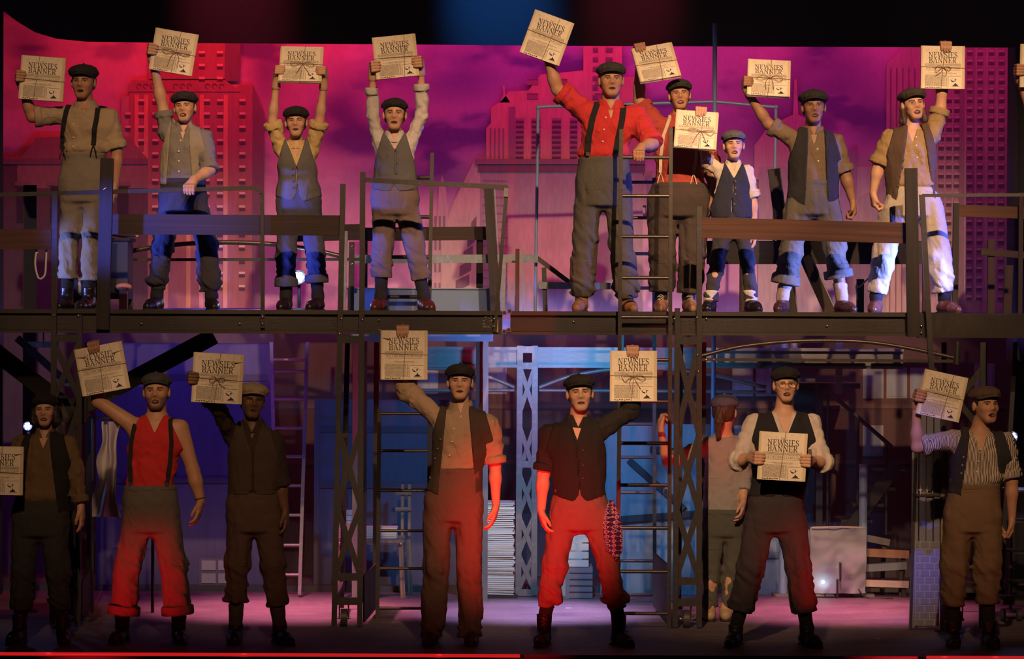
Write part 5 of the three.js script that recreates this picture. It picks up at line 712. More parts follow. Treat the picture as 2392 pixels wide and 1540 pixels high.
{ const o = plA, z = ZF + 0.02; add(o, 'wood_block', boxGeo(PF(1158, 0).x, PF(1164, 0).x, PF(0, 772).y, PF(0, 742).y, z, z + 0.012), mat([0.6, 0.4, 0.16], 0.6)); const d = P(1140, 752, z), rnd = mulberry(5); for (let k = 0; k < 26; k++) { const x = d.x + (rnd() - 0.5) * 0.07, y = d.y + (rnd() - 0.5) * 0.08, s = 0.002 + 0.004 * rnd(); add(o, 'paint_chip', boxGeo(x - s, x + s, y - s * rnd(), y + s, ZF + 0.0035, ZF + 0.0052), boltM); } }
platform(1192, 2128, 'scaffold platform under the red-shirted men and the boy', { tubes: [[1190, 727], [1189, 771]], bolts: [[1340, 752], [1932, 762], [1650, 745]] });
platform(2142, 2660, 'dark boarded platform at the far right of the upper level', { flush: true, bolts: [[2152, 762], [2152, 778]] });
// crossed lattice tower on casters
function caster(o, px, z, dark_) { const p = P(px, 0, z); const f = add(o, 'caster', boxGeo(p.x - 0.03, p.x + 0.03, 0.15, 0.17, z - 0.05, z + 0.05), dark); const w = new THREE.CylinderGeometry(0.06, 0.06, 0.042, 20).rotateZ(Math.PI / 2); w.translate(p.x, 0.06, z); part('wheel', local(w, o), mat([0.05, 0.05, 0.055], 0.5), f); for (const s of [-1, 1]) part('fork', local(boxGeo(p.x + s * 0.031 - 0.004, p.x + s * 0.031 + 0.004, 0.05, 0.16, z - 0.03, z + 0.03), o), steelWorn, f); part('axle', local(pipeGeo(v3(p.x - 0.045, 0.06, z), v3(p.x + 0.045, 0.06, z), 0.009), o), boltM, f); }
function tower(label, L, R, z, levels, o = {}) {   // L, R: [top x, top y, foot x]; lattice between them
  const t = at('truss_tower', label, 'scaffold', (L[2] + R[2]) / 2, z - 0.3), w = o.w || 0.036, footY = 0.01;
  const line = (q, dz = 0) => { const a = P(q[0], q[1], z + dz), b = P(q[2], 0, z + dz); b.y = footY; return [a, b]; };
  const [la, lb] = line(L), [ra, rb] = line(R); add(t, 'post', barGeo(lb, la, w, 0.03), o.m || steel); add(t, 'post', barGeo(rb, ra, w, 0.03), o.m || steel);
  const onL = (y) => lb.clone().lerp(la, (y - lb.y) / (la.y - lb.y)), onR = (y) => rb.clone().lerp(ra, (y - rb.y) / (ra.y - rb.y));
  for (const [y0, y1] of levels) { const a = P(0, y0, z).y, b = P(0, y1, z).y; for (const [p, q, dz] of [[onL(a), onR(b), 0.004], [onR(a), onL(b), -0.004]]) { p.z += dz; q.z += dz; add(t, 'brace', barGeo(p, q, o.bw || 0.04, 0.007), o.m || steel); } }
  for (const y of o.cross || []) { const yy = P(0, y, z).y; add(t, 'cross_bar', barGeo(onL(yy), onR(yy), 0.05, 0.024), o.m || steel); }
  for (const [x, y] of o.bolts || []) bolt(t, x, y, z + 0.018);
  if (o.rear) { for (const q of o.rear) { const [a, b] = line(q, o.depth ?? -1.25); add(t, 'post', barGeo(b, a, w, 0.03), o.m || steel); } for (let k = 0; k < 2; k++) { const q = [L, R][k]; const a = P(q[2], 0, z), b = P(o.rear[Math.min(k, o.rear.length - 1)][2], 0, z + (o.depth ?? -1.25)); a.y = b.y = 0.18; add(t, 'side_rail', barGeo(a, b, 0.04, 0.03), o.m || steel); } }
  if (o.side) { const a = P(o.side[0], 0, z - 0.02).x, b = P(o.side[1], 0, z + (o.depth ?? -1.25)).x, g = new THREE.BufferGeometry(), h = o.side[2], q = [[a, z - 0.03], [b, z + (o.depth ?? -1.25)]], pts = []; for (const s of [0, 0.012]) for (const y of [0.03, h]) for (const [x, zz] of q) pts.push(x + s, y, zz); g.setAttribute('position', new THREE.Float32BufferAttribute(pts, 3)); g.setIndex([0, 1, 3, 0, 3, 2, 4, 7, 5, 4, 6, 7, 0, 2, 6, 0, 6, 4, 1, 5, 7, 1, 7, 3, 2, 3, 7, 2, 7, 6]); g.computeVertexNormals(); add(t, 'kick_panel', g, plankBlack); }
  for (const c of o.casters || []) caster(t, c[0], z + c[1]);
  return t;
}
tower('lattice tower on casters left of the youth in the open brown waistcoat', [800, 430, 783], [846, 402, 843], ZF + 0.045, [[1000, 1180], [1180, 1340]], { cross: [790, 1345, 1402], bolts: [[797, 745], [846, 747], [793, 780]], casters: [[806, -0.06]], rear: [[812, 800, 800], [880, 800, 878]], side: [850, 884, 0.35] });
tower('lattice tower on casters beside the front ladder', [1582, 720, 1580], [1632, 482, 1636], ZF + 0.045, [[800, 1010], [1010, 1190], [1180, 1350]], { cross: [790, 1352, 1402], bolts: [[1628, 742], [1630, 830], [1632, 868], [1576, 745]], casters: [[1606, -0.06]], rear: [[1590, 800, 1588], [1644, 800, 1642]], side: [1566, 1528, 0.42] });
tower('dark lattice tower behind the dark-haired woman at the left', [127, 450, 124], [186, 735, 184], ZF + 0.045, [[800, 930], [950, 1130], [1130, 1330]], { cross: [790, 1345], bolts: [[126, 737], [183, 738]], rear: [[205, 800, 212]], side: [190, 212, 0.3] });
tower('scaffold tower behind the man in the striped shirt', [2152, 455, 2212], [2296, 800, 2296], ZF + 0.05, [[850, 1000]], { cross: [1385], casters: [[2240, -0.1]], rear: [[2205, 800, 2206], [2300, 800, 2300]] });
tower('blue-lit lattice tower at the back beside the newspaper stack', [1215, 808, 1213], [1250, 808, 1250], -3.3, [[852, 960], [990, 1100], [1100, 1200], [1200, 1290], [1290, 1375]], { m: steelGrey, cross: [812, 850, 1080, 1380], w: 0.044, bw: 0.034 });
// ladders
function ladder(label, A, B, z, rungs, o = {}) {   // rails A, B: [x top, y top, x foot, y foot]
  const p = (q) => [P(q[0], q[1], z), P(q[2], q[3], z + (o.lean || 0))], [a0, a1] = p(A), [b0, b1] = p(B); const t = thing('ladder', label, 'ladder', v3((a1.x + b1.x) / 2, Math.min(a1.y, b1.y), z));
  const w = o.w || 0.026; for (const [u, v] of [[a0, a1], [b0, b1]]) add(t, 'rail', barGeo(v, u, w, o.d || 0.03), o.m || steelWorn);
  for (const y of rungs) { const f = (u, v) => { const yy = P(0, y, z).y; return u.clone().lerp(v, clamp((u.y - yy) / (u.y - v.y), 0, 1)); }; add(t, 'rung', pipeGeo(f(a0, a1), f(b0, b1), o.r || 0.0125), o.rm || o.m || steelWorn); }
  return t;
}
const lad = ladder('tall worn steel ladder rising from floor to above the deck', [1449, 302, 1446, 1462], [1565, 298, 1566, 1474], ZF + 0.1, [362, 452, 547, 643, 735, 835, 932, 1030, 1128, 1228, 1330, 1428]);
{ const hk = tubeGeo([P(1553, 1162, ZF + 0.13), P(1553, 1143, ZF + 0.13), P(1560, 1141, ZF + 0.13), P(1560, 1170, ZF + 0.13)], 0.003, 12, 6); add(lad, 'hook', hk, boltM); }
ladder('second ladder standing behind the tall front ladder', [1462, 415, 1440, 1390], [1526, 415, 1532, 1390], -2.66, [420, 503, 587, 667, 745, 985, 1063, 1145, 1305, 1385], { m: steel, rm: steelWorn });
ladder('short dark ladder behind the girl in white sleeves', [905, 357, 900, 715], [1008, 357, 1003, 715], -2.3, [411, 503, 597, 690], { m: steel, r: 0.014 });
ladder('ladder leaning at the back left in blue light', [634, 800, 650, 1390], [718, 800, 702, 1390], -3.4, [838, 865, 930, 997, 1063, 1130, 1198, 1267, 1335], { m: steelGrey, lean: 0.25 });
ladder('low ladder frame left of the youth in the open brown waistcoat', [887, 955, 884, 1448], [1004, 955, 1004, 1448], -1.55, [963, 1050, 1143, 1237, 1325, 1418], { m: steel, rm: steelWorn, r: 0.011 });
// rails along the front of the deck
function rail(label, list, o = {}) { const c = list[0], t = at(o.name || 'railing', label, o.cat || 'railing', (c[0] + c[2]) / 2, o.z ?? ZF + 0.02, o.y ?? DECK - 0.14); for (const [x0, y0, x1, y1, w, nm, m, dz, d, round] of list) { const z = (o.z ?? ZF + 0.02) + (dz || 0), a = P(x0, y0, z), b = P(x1, y1, z); add(t, nm || 'rail', round ? pipeGeo(a, b, w / 2) : barGeo(a, b, w, d || w), m || o.m || steel); } for (const [x, y] of o.bolts || []) bolt(t, x, y, (o.z ?? ZF + 0.02) + 0.02); return t; }
rail('black metal railing gripped by the youth in the grey shirt', [[-60, 457, 596, 439, 0.028, 'top_rail'], [611, 452, 614, 766, 0.026, 'post'], [596, 439, 611, 452, 0.026, 'corner']], { bolts: [[613, 741], [613, 757]] });
rail('dark wooden plank rail behind the black railing', [[246, 524, 800, 527, 0.138, 'plank', plankDark, -0.005, 0.03]], { z: ZF - 0.03 , y: DECK, name: 'plank_rail'});
rail('short brown plank rail at the left edge', [[-90, 559, 119, 559, 0.138, 'plank', plankBrown, -0.005, 0.03]], { z: ZF - 0.03, y: DECK, name: 'plank_rail' });
rail('thick black wooden post before the tall youth in suspenders', [[249, 370, 240, 770, 0.088, 'post', plankBlack, 0, 0.04]], { z: ZF + 0.065, name: 'wooden_post', cat: 'post', bolts: [[243, 442], [246, 440]] });
rail('bent metal railing before the girl in white sleeves', [[848, 420, 1184, 438, 0.032, 'top_rail'], [1183, 436, 1156, 776, 0.026, 'strut'], [1182, 440, 1180, 460, 0.03, 'joint', steelGrey, 0.01]], { bolts: [[1154, 745], [1154, 763]] });
rail('broad brown plank rail before the boy and two right singers', [[1638, 532, 2120, 545, 0.142, 'plank', plankBrown, -0.005, 0.03]], { z: ZF - 0.03, y: DECK, name: 'plank_rail' });
rail('thick scuffed wooden post before the long-haired youth', [[2126, 393, 2134, 787, 0.085, 'post', plankBlack, 0, 0.04]], { z: ZF + 0.06, name: 'wooden_post', cat: 'post' });
rail('thin metal railing at the far right of the deck', [[2153, 457, 2470, 455, 0.022, 'top_rail']], { z: ZF + 0.03 });
rail('dark post and red-lit wooden rails behind the far right railing', [[2232, 475, 2230, 740, 0.042, 'post', plankBlack, 0, 0.04], [2236, 492, 2460, 500, 0.085, 'rail', plankBrown, -0.02, 0.03], [2314, 560, 2314, 738, 0.05, 'post', plankDark, 0, 0.04], [2290, 588, 2460, 602, 0.05, 'rail', plankDark, 0.02, 0.03], [2384, 450, 2382, 738, 0.03, 'post', plankDark, 0.03, 0.03], [2356, 620, 2352, 738, 0.06, 'post', plankDark, -0.05, 0.03]], { z: -2.2, y: DECK });
// rails along the back of the deck
{ const z = -2.5, t = at('arched_railing', 'arched pipe railing across the back of the left deck', 'railing', 540, z, DECK); add(t, 'arch', tubeGeo([P(250, 602, z), P(330, 582, z), P(480, 567, z), P(640, 571, z), P(740, 586, z), P(800, 600, z)], 0.018, 40, 10), steelWorn); add(t, 'rail', barGeo(P(290, 607, z), P(840, 606, z), 0.022, 0.022), steel); add(t, 'post', barGeo(P(821, 565, z), P(820, 735, z), 0.04, 0.04), steel); add(t, 'post', barGeo(P(300, 580, z), P(300, 735, z), 0.03, 0.03), steel); bolt(t, 822, 575, z + 0.022); bolt(t, 822, 617, z + 0.022); add(t, 'post', barGeo(P(807, 540, z), P(803, 735, z), 0.03, 0.03), pale); }
rail('dark plank rail at the back behind the two right singers', [[1650, 590, 2170, 590, 0.17, 'plank', plankBlack, 0, 0.03], [1735, 560, 1735, 735, 0.05, 'post', plankDark, -0.03, 0.03], [2162, 560, 2162, 735, 0.05, 'post', plankDark, -0.03, 0.03]], { z: -2.52, y: DECK, name: 'plank_rail' });
// pipe frame and pale blue rails behind the deck
{ const z = -2.8, t = thing('mast_frame', 'tall blue pipe frame with angled top bars', 'frame', v3(P(1667, 0, z).x, 0, z)), pp = (a, b, r, n) => add(t, n, pipeGeo(P(...a, z), P(...b, z), r), pipeBlue); { const f = P(1667, 0, z); f.y = 0; add(t, 'mast', pipeGeo(P(1667, 55, z), f, 0.017), pipeBlue); }; pp([1254, 250], [1667, 238], 0.012, 'top_bar'); pp([1667, 238], [1810, 251], 0.012, 'top_bar'); pp([1255, 252], [1250, 735], 0.012, 'upright'); pp([1810, 251], [1806, 600], 0.011, 'upright'); for (const [x, y] of [[1255, 252], [1810, 251], [1667, 238]]) add(t, 'elbow', new THREE.SphereGeometry(0.018, 10, 8).translate(P(x, y, z).x, P(x, y, z).y, z), pipeBlue); }
const paleBlue = mat([0.26, 0.33, 0.4], 0.7, { map: scr });
rail('pale blue handrail and uprights behind the middle of the deck', [[818, 606, 1256, 604, 0.062, 'rail', paleBlue, 0, 0.03], [1176, 606, 1174, 735, 0.034, 'post', paleBlue, 0.02, 0.03], [1258, 667, 1470, 669, 0.05, 'rail', paleBlue, 0, 0.03], [1250, 600, 1330, 660, 0.034, 'brace', steel, -0.02, 0.03], [1270, 625, 1274, 735, 0.034, 'post', steel, -0.02, 0.03], [1207, 690, 1207, 735, 0.03, 'post', paleBlue, 0.03, 0.03]], { z: -2.75, y: DECK - 0.1, name: 'handrail' });
{ const z = -2.95, t = at('blue_flat', 'low blue painted panel behind the girl in white sleeves', 'panel', 980, z, 1.9); add(t, 'board', boxGeo(P(812, 0, z).x, P(1152, 0, z).x, P(0, 715, z).y - 0.25, P(0, 672, z).y, z - 0.02, z), mat([0.12, 0.2, 0.36], 0.6)); for (const x of [830, 1135]) add(t, 'leg', boxGeo(P(x, 0, z).x - 0.02, P(x, 0, z).x + 0.02, 0, P(0, 720, z).y, z - 0.05, z - 0.02), steelGrey); add(t, 'cap_strip', boxGeo(P(810, 0, z).x, P(1154, 0, z).x, P(0, 672, z).y, P(0, 669, z).y, z - 0.03, z + 0.012), paleBlue); }
function lean(label, x0, y0, x1, y1, w, z, m, nm = 'leaning_board') { const t = at(nm, label, 'board', x1, z, DECK); add(t, 'board', barGeo(P(x0, y0, z), P(x1, y1, z + 0.05), w, 0.03), m); add(t, 'edge_strip', barGeo(P(x0 + 14, y0, z + 0.02), P(x1 + 14, y1, z + 0.07), 0.008, 0.008), paleBlue); return t; }
lean('dark board leaning behind the boy in the navy waistcoat', 1806, 395, 1850, 735, 0.09, -2.42, plankBlack); lean('grey board leaning behind the youth with clenched fist', 1880, 600, 1942, 735, 0.09, -2.4, plankDark); lean('dark post behind the bent railing', 1140, 438, 1158, 735, 0.07, -2.53, plankBlack); lean('reddish slat standing behind the bent railing', 1208, 582, 1208, 735, 0.03, -2.56, plankBrown);
rail('dark ragged plank behind the girl in white sleeves', [[690, 546, 850, 542, 0.12, 'plank', plankDark, 0, 0.03], [840, 548, 1140, 545, 0.1, 'plank', plankDark, -0.02, 0.03], [850, 540, 850, 1392, 0.05, 'post', plankDark, -0.04, 0.03], [1120, 540, 1120, 1392, 0.05, 'post', plankDark, -0.05, 0.03]], { z: -3.0, y: DECK, name: 'plank_rail' });
{ const z = -2.3, t = at('bollard', 'dark teal post with a knotted cord at the back of the deck', 'post', 2008, z, DECK); const a = P(2009, 652, z), b = P(2009, 735, z); b.y = DECK; add(t, 'post', pipeGeo(a, b, 0.028), mat([0.02, 0.05, 0.05], 0.6)); add(t, 'cord', tubeGeo([P(2003, 700, z + 0.04), P(1999, 660, z + 0.04), P(2004, 672, z + 0.04), P(2020, 658, z + 0.03), P(2040, 640, z)], 0.006, 24, 6), mat([0.7, 0.75, 0.7], 0.8)); }
// arched bracing under the right deck
{ const z = ZF + 0.03, t = at('arched_truss', 'arched pipe truss under the right deck', 'truss', 1930, z, 1.8); add(t, 'arch', tubeGeo([P(1640, 831, z), P(1720, 812, z), P(1830, 799, z), P(1930, 796, z), P(2030, 800, z), P(2130, 815, z), P(2228, 836, z)], 0.014, 48, 10), steelWorn); add(t, 'tie_bar', barGeo(P(1640, 840, z), P(2226, 844, z), 0.02, 0.02), steelWorn); const a = P(2237, 798, z), b = P(2235, 852, z); add(t, 'sleeve', pipeGeo(a, b, 0.02), steelWorn); for (const x of [1650, 1668]) bolt(t, x, 841, z + 0.012); add(t, 'plate', boxGeo(P(1628, 0, z).x, P(1640, 0, z).x, P(0, 855, z).y, P(0, 798, z).y, z - 0.01, z + 0.006), steel); }
// blue-lit frame at the back
{ const z = -3.3, t = at('back_beam', 'blue-lit steel beam and arches across the back', 'beam', 1250, z, 1.75); for (const [x0, x1] of [[960, 1210], [1256, 1640], [1640, 2110]]) { add(t, 'web', boxGeo(P(x0, 0, z).x, P(x1, 0, z).x, P(0, 848, z).y, P(0, 812, z).y, z - 0.03, z - 0.01), steelGrey); for (const y of [809, 850]) add(t, 'flange', boxGeo(P(x0, 0, z).x, P(x1, 0, z).x, P(0, y + 4, z).y, P(0, y - 3, z).y, z - 0.03, z + 0.03), steelGrey); } for (const [pts, b] of [[[[960, 858], [1080, 866], [1150, 884], [1202, 905]], [960, 912, 1202, 912]], [[[1260, 905], [1330, 880], [1420, 864], [1520, 860], [1640, 872], [1790, 905]], [1260, 912, 1790, 916]]]) { add(t, 'arch', tubeGeo(pts.map(([x, y]) => P(x, y, z)), 0.016, 36, 8), steelGrey); add(t, 'tie_bar', pipeGeo(P(b[0], b[1], z), P(b[2], b[3], z), 0.013), steelGrey); } for (const x of [1810, 1855, 1960]) add(t, 'upright', barGeo(P(x, 800, z - 0.1), P(x, 920, z - 0.1), 0.05, 0.03), steelGrey); }
for (const [x, lab] of [[1832, 'blue pipe upright behind the bespectacled man'], [2018, 'blue pipe upright beside the floor lamps']]) { const z = -3.45, t = at('pipe_upright', lab, 'pipe', x, z), a = P(x, x === 1832 ? 800 : 1085, z), b = a.clone(); b.y = 0.02; add(t, 'pipe', pipeGeo(b, a, 0.033), pipeBlue); add(t, 'foot_plate', boxGeo(b.x - 0.08, b.x + 0.08, 0, 0.02, z - 0.08, z + 0.08), steelGrey); }
// ---------- props and fittings ----------
const glow = (rgb, k) => { const m = new THREE.MeshStandardMaterial({ color: 0x111111, roughness: 0.4 }); m.emissive.setRGB(...rgb); m.emissiveIntensity = k; return m; };
// stage lamps: a can whose face glows, with its light just in front
function lamp(label, p, to, rgb, k, o = {}) {
  const t = thing('stage_lamp', label, 'stage light', p.clone()), r = o.r || 0.05, d = to.clone().sub(p).normalize(), q = new THREE.Quaternion().setFromUnitVectors(v3(0, 0, 1), d), L = o.len || 0.1;
  const can = new THREE.CylinderGeometry(r * 1.15, r * 0.8, L, 20).rotateX(Math.PI / 2).translate(0, 0, -L / 2 - 0.004).applyQuaternion(q); part('housing', can, mat([0.02, 0.02, 0.022], 0.5), t);
  const n = o.lenses || 7; for (let i = 0; i < n; i++) { const a = i * Math.PI * 2 / (n - 1), g = new THREE.CylinderGeometry(r * 0.3, r * 0.3, 0.006, 14).rotateX(Math.PI / 2); if (i) g.translate(Math.cos(a) * r * 0.66, Math.sin(a) * r * 0.66, 0); part('lens', g.applyQuaternion(q), glow(rgb, k), t); }
  if (o.hang) part('hanger', pipeGeo(v3(0, 0.02, 0).addScaledVector(d, -0.05), v3(0, o.hang, 0).addScaledVector(d, -0.05), 0.008), steel, t); if (o.stand) { part('yoke', pipeGeo(v3(0, -0.02, 0).addScaledVector(d, -0.05), v3(0, -o.stand, 0).addScaledVector(d, -0.05), 0.012), steel, t); part('foot', new THREE.CylinderGeometry(0.07, 0.08, 0.02, 16).translate(-d.x * 0.05, -o.stand + 0.01, -d.z * 0.05), steel, t); }
  const l = new THREE.PointLight(new THREE.Color().setRGB(...rgb), o.light || 0.2, 0, 2); l.position.copy(d).multiplyScalar(0.03); l.castShadow = true; l.shadow.radius = 1.5; t.add(l); return t;
}
{ const z = -2.45; let p = P(697, 648, z); lamp('bright blue-white lamp on the deck behind the woman in yellow sleeves', p, v3(p.x - 0.3, p.y + 0.1, 10), [0.45, 0.6, 1], 9, { r: 0.045, stand: p.y - DECK, light: 0.5 }); p = P(65, 996, -1.9); lamp('small bright lamp behind the dark-haired woman', p, v3(p.x, p.y, 10), [0.3, 0.35, 1], 6, { r: 0.028, stand: p.y, light: 0.25 }); p = P(2366, 1021, -2.2); lamp('small bright lamp right of the striped shirt', p, v3(p.x, p.y, 10), [0.4, 0.45, 1], 7, { r: 0.035, stand: p.y, light: 0.25 }); }
// red glowing strips along the lip of the stage
for (const [a, b, lab] of [[-80, 1225, 'long red glowing footlight strip along the stage lip'], [2160, 2500, 'short red glowing footlight strip at the right of the stage lip']]) { const x0 = P(a, 0, 0.66).x, x1 = P(b, 0, 0.66).x, t = thing('footlight_strip', lab, 'footlight', v3((x0 + x1) / 2, -0.05, 0.67)); add(t, 'trough', boxGeo(x0, x1, -0.05, -0.012, 0.645, 0.7), dark); add(t, 'tube', pipeGeo(v3(x0 + 0.02, -0.004, 0.67), v3(x1 - 0.02, -0.004, 0.67), 0.012), glow([1, 0.02, 0.02], 0.55)); for (const k of [0.15, 0.5, 0.85]) { const l = new THREE.PointLight(new THREE.Color().setRGB(1, 0.02, 0.02), 0.03); l.position.set((k - 0.5) * (x1 - x0), 0.07, 0.02); l.castShadow = true; t.add(l); } }
// tall stack of newspapers
{ const z = -3.35, p = P(1165, 0, z), w = 0.246, rnd = mulberry(41), m = [mat([0.62, 0.62, 0.56], 0.95), mat([0.52, 0.54, 0.5], 0.95), mat([0.7, 0.68, 0.6], 0.95)], lt = 0.0158; const g = [0, 1, 2].map((k) => { const s = new THREE.Shape(), h = lt * 0.42; s.moveTo(-w / 2, -h); s.lineTo(w / 2 - 0.004, -h + 0.002 * k); s.quadraticCurveTo(w / 2 + 0.006, 0, w / 2 - 0.004, h); s.lineTo(-w / 2 + 0.004 * k, h - 0.002 * k); s.quadraticCurveTo(-w / 2 + 0.01, 0, -w / 2, -h); const e = new THREE.ExtrudeGeometry(s, { depth: 0.32, bevelEnabled: false, curveSegments: 4 }); e.translate(0, lt * 0.45, -0.16); return e; });
  const board = thing('stack_board', 'flat board under the tall newspaper stack', 'board', v3(p.x, 0.0, z)); part('board', boxGeo(-0.15, 0.15, 0, 0.02, -0.17, 0.2), plankDark, board); part('batten', boxGeo(-0.15, 0.15, 0, 0.012, 0.2, 0.22), plankDark, board);
  for (let i = 0; i < 44; i++) { const k = i % 3, o = shadow(new THREE.Mesh(g[(rnd() * 3) | 0], m[k])); o.name = numbered('folded_newspaper'); o.position.set(p.x + (rnd() - 0.5) * 0.014, 0.021 + i * lt, z + (rnd() - 0.5) * 0.02); o.rotation.y = (rnd() - 0.5) * 0.05 + (rnd() > 0.5 ? Math.PI : 0); o.userData = { label: i === 43 ? 'topmost folded newspaper on the tall stack' : i === 0 ? 'lowest folded newspaper of the tall stack' : 'folded newspaper in the tall stack left of the blue-lit lattice tower', category: 'newspaper', group: 'newspapers in the tall stack' }; scene.add(o); } }
// bench with old bundles
{ const z = -3.25, t = at('wooden_bench', 'old wooden bench behind the low ladder frame', 'bench', 870, z), q = (x, y, dz = 0) => P(x, y, z + dz); const sy = q(0, 1252).y; add(t, 'seat', boxGeo(q(786, 0).x, q(948, 0).x, sy - 0.03, sy, z - 0.2, z + 0.16), mat([1, 1, 1], 0.8, { map: wood([86, 78, 70], [140, 128, 112], 72) })); const wm = mat([1, 1, 1], 0.8, { map: wood([90, 78, 62], [146, 126, 100], 76) }); for (const [x, dz] of [[796, 0.14], [938, 0.14], [800, -0.17], [955, -0.17]]) { const a = q(x, 1255, dz); a.y = sy - 0.03; const b = v3(a.x + (x < 860 ? -0.01 : 0.02), 0, z + dz * 1.1); add(t, 'leg', barGeo(b, a, 0.035, 0.035), wm); } for (const x of [942, 958]) { const a = q(x, 1132, -0.18), b = a.clone(); b.y = sy; add(t, 'back_post', barGeo(b, a, 0.024, 0.024), wm); } for (const y of [1152, 1190]) { const a = q(925, y, -0.16), b = q(962, y, -0.16); add(t, 'back_rail', barGeo(a, b, 0.03, 0.02), wm); } for (const x of [796, 938]) add(t, 'arm_knob', new THREE.SphereGeometry(0.014, 10, 8).translate(q(x, 0, 0.18).x, sy - 0.035, z + 0.18), boltM);
  for (let i = 0; i < 3; i++) { const b = thing('wrapped_bundle', ['wrapped paper bundle lying at the left of the bench', 'wrapped paper bundle lying in the middle of the bench', 'upright wrapped packet at the back of the bench'][i], 'bundle', v3(q([822, 892, 808][i], 0).x, sy, z - (i === 2 ? 0.13 : 0))); const w = [0.2, 0.24, 0.14][i], h = [0.1, 0.08, 0.2][i]; const lv = []; for (let k = 0; k < 5; k++) lv.push(boxGeo(-w / 2 + 0.006 * Math.sin(k * 5 + i), w / 2 - 0.006 * Math.sin(k * 3), k * h / 5, (k + 0.9) * h / 5, i === 2 ? -0.03 : -0.12, i === 2 ? 0.03 : 0.12)); part('paper', mergeGeometries(lv), mat([0.55, 0.54, 0.5], 0.95), b); part('string', boxGeo(-0.004, 0.004, 0, h + 0.003, i === 2 ? -0.032 : -0.122, i === 2 ? 0.032 : 0.122), twine, b); } }
// slatted crate on boxes
{ const z = -3.3, cr = mat([0.6, 0.56, 0.48], 0.8), x0 = P(1282, 0, z).x, x1 = P(1376, 0, z).x, yb = P(0, 1316, z).y, yt = P(0, 1240, z).y; const bx = thing('carton', 'dark stacked carton under the pale slatted crate', 'box', v3((x0 + x1) / 2, 0, z)); add(bx, 'body', boxGeo(x0 - 0.02, x1 + 0.03, 0, yb - 0.002, z - 0.2, z + 0.16), mat([0.2, 0.18, 0.2], 0.85)); for (let k = 0; k < 5; k++) add(bx, 'ledge', boxGeo(x0 + 0.16, x1 + 0.034, k * yb / 5, k * yb / 5 + 0.006, z + 0.16, z + 0.166), dark); add(bx, 'face', boxGeo(x0 - 0.02, x0 + 0.13, 0.02, yb - 0.01, z + 0.16, z + 0.165), mat([0.4, 0.37, 0.35], 0.85));
  const c = thing('slatted_crate', 'pale slatted wooden crate behind the man with the bandana', 'crate', v3((x0 + x1) / 2, yb, z)); for (let k = 0; k < 4; k++) { const y = yb + k * (yt - yb) / 4; add(c, 'slat', boxGeo(x0, x1, y + 0.002, y + 0.052, z + 0.14, z + 0.154), cr); add(c, 'slat', boxGeo(x0, x1, y + 0.002, y + 0.052, z - 0.154, z - 0.14), cr); for (const x of [x0, x1 - 0.014]) add(c, 'end_slat', boxGeo(x, x + 0.014, y + 0.002, y + 0.052, z - 0.14, z + 0.14), cr); } for (const x of [x0 + 0.03, x1 - 0.03]) for (const s of [-1, 1]) add(c, 'corner_post', boxGeo(x - 0.015, x + 0.015, yb + 0.001, yt, z + s * 0.125 - 0.012, z + s * 0.125 + 0.012), cr); add(c, 'bottom', boxGeo(x0, x1, yb, yb + 0.002, z - 0.14, z + 0.14), cr); }
// blue scenery flats at the back
function flat(label, x0, x1, y0, z, rgb, o = {}) { const t = at('scenery_flat', label, 'scenery flat', (x0 + x1) / 2, z), a = P(x0, 0, z).x, b = P(x1, 0, z).x, h = P(0, y0, z).y; add(t, 'canvas', boxGeo(a, b, 0.0, h, z - 0.02, z), mat(rgb, 0.8, { map: brush })); for (const x of [a + 0.02, b - 0.02]) add(t, 'stile', boxGeo(x - 0.02, x + 0.02, 0.0, h, z, z + 0.012), mat(rgb.map((q) => q * 0.8), 0.8)); for (const y of o.rails || []) { const yy = P(0, y, z).y; add(t, 'batten', boxGeo(a + 0.04, b - 0.04, yy - 0.025, yy + 0.025, z, z + 0.014), mat(rgb.map((q) => q * 0.55), 0.8)); } for (const [xa, ya, xb, yb, w] of o.diag || []) add(t, 'brace', barGeo(P(xa, ya, z + 0.025), P(xb, yb, z + 0.025), w, 0.02), mat([0.03, 0.035, 0.05], 0.8)); return t; }
flat('blue flat with dark diagonal braces behind the two ladders', 1405, 1660, 985, -3.5, [0.2, 0.28, 0.36], { diag: [[1470, 1075, 1600, 1190, 0.05], [1440, 1215, 1640, 1200, 0.05], [1520, 1050, 1640, 1060, 0.05]] });
flat('low blue flat behind the bespectacled man', 1760, 1900, 1230, -3.55, [0.2, 0.26, 0.34], { rails: [1290] });
flat('tall dark violet flat behind the person in the tan cap', 225, 640, 800, -3.7, [0.1, 0.09, 0.2], { rails: [880, 1120] });
flat('tall dark flat behind the old wooden bench', 735, 1120, 930, -3.75, [0.08, 0.075, 0.13], { rails: [1000, 1130] });
{ const z = -3.65, t = at('pale_window_board', 'small pale four-pane window board on the floor at the back', 'window board', 509, z), a = P(473, 0, z).x, b = P(545, 0, z).x; for (let i = 0; i < 2; i++) for (let j = 0; j < 2; j++) { const w = (b - a) / 2 - 0.01, x = a + i * (w + 0.02), y0 = P(0, 1375, z).y + j * 0.1; add(t, 'pane', boxGeo(x, x + w, y0 + 0.045, y0 + 0.12, z, z + 0.01), mat([0.3, 0.3, 0.36], 0.5)); } add(t, 'frame', boxGeo(a - 0.02, b + 0.02, 0, P(0, 1303, z).y, z - 0.03, z), mat([0.12, 0.11, 0.16], 0.8)); }
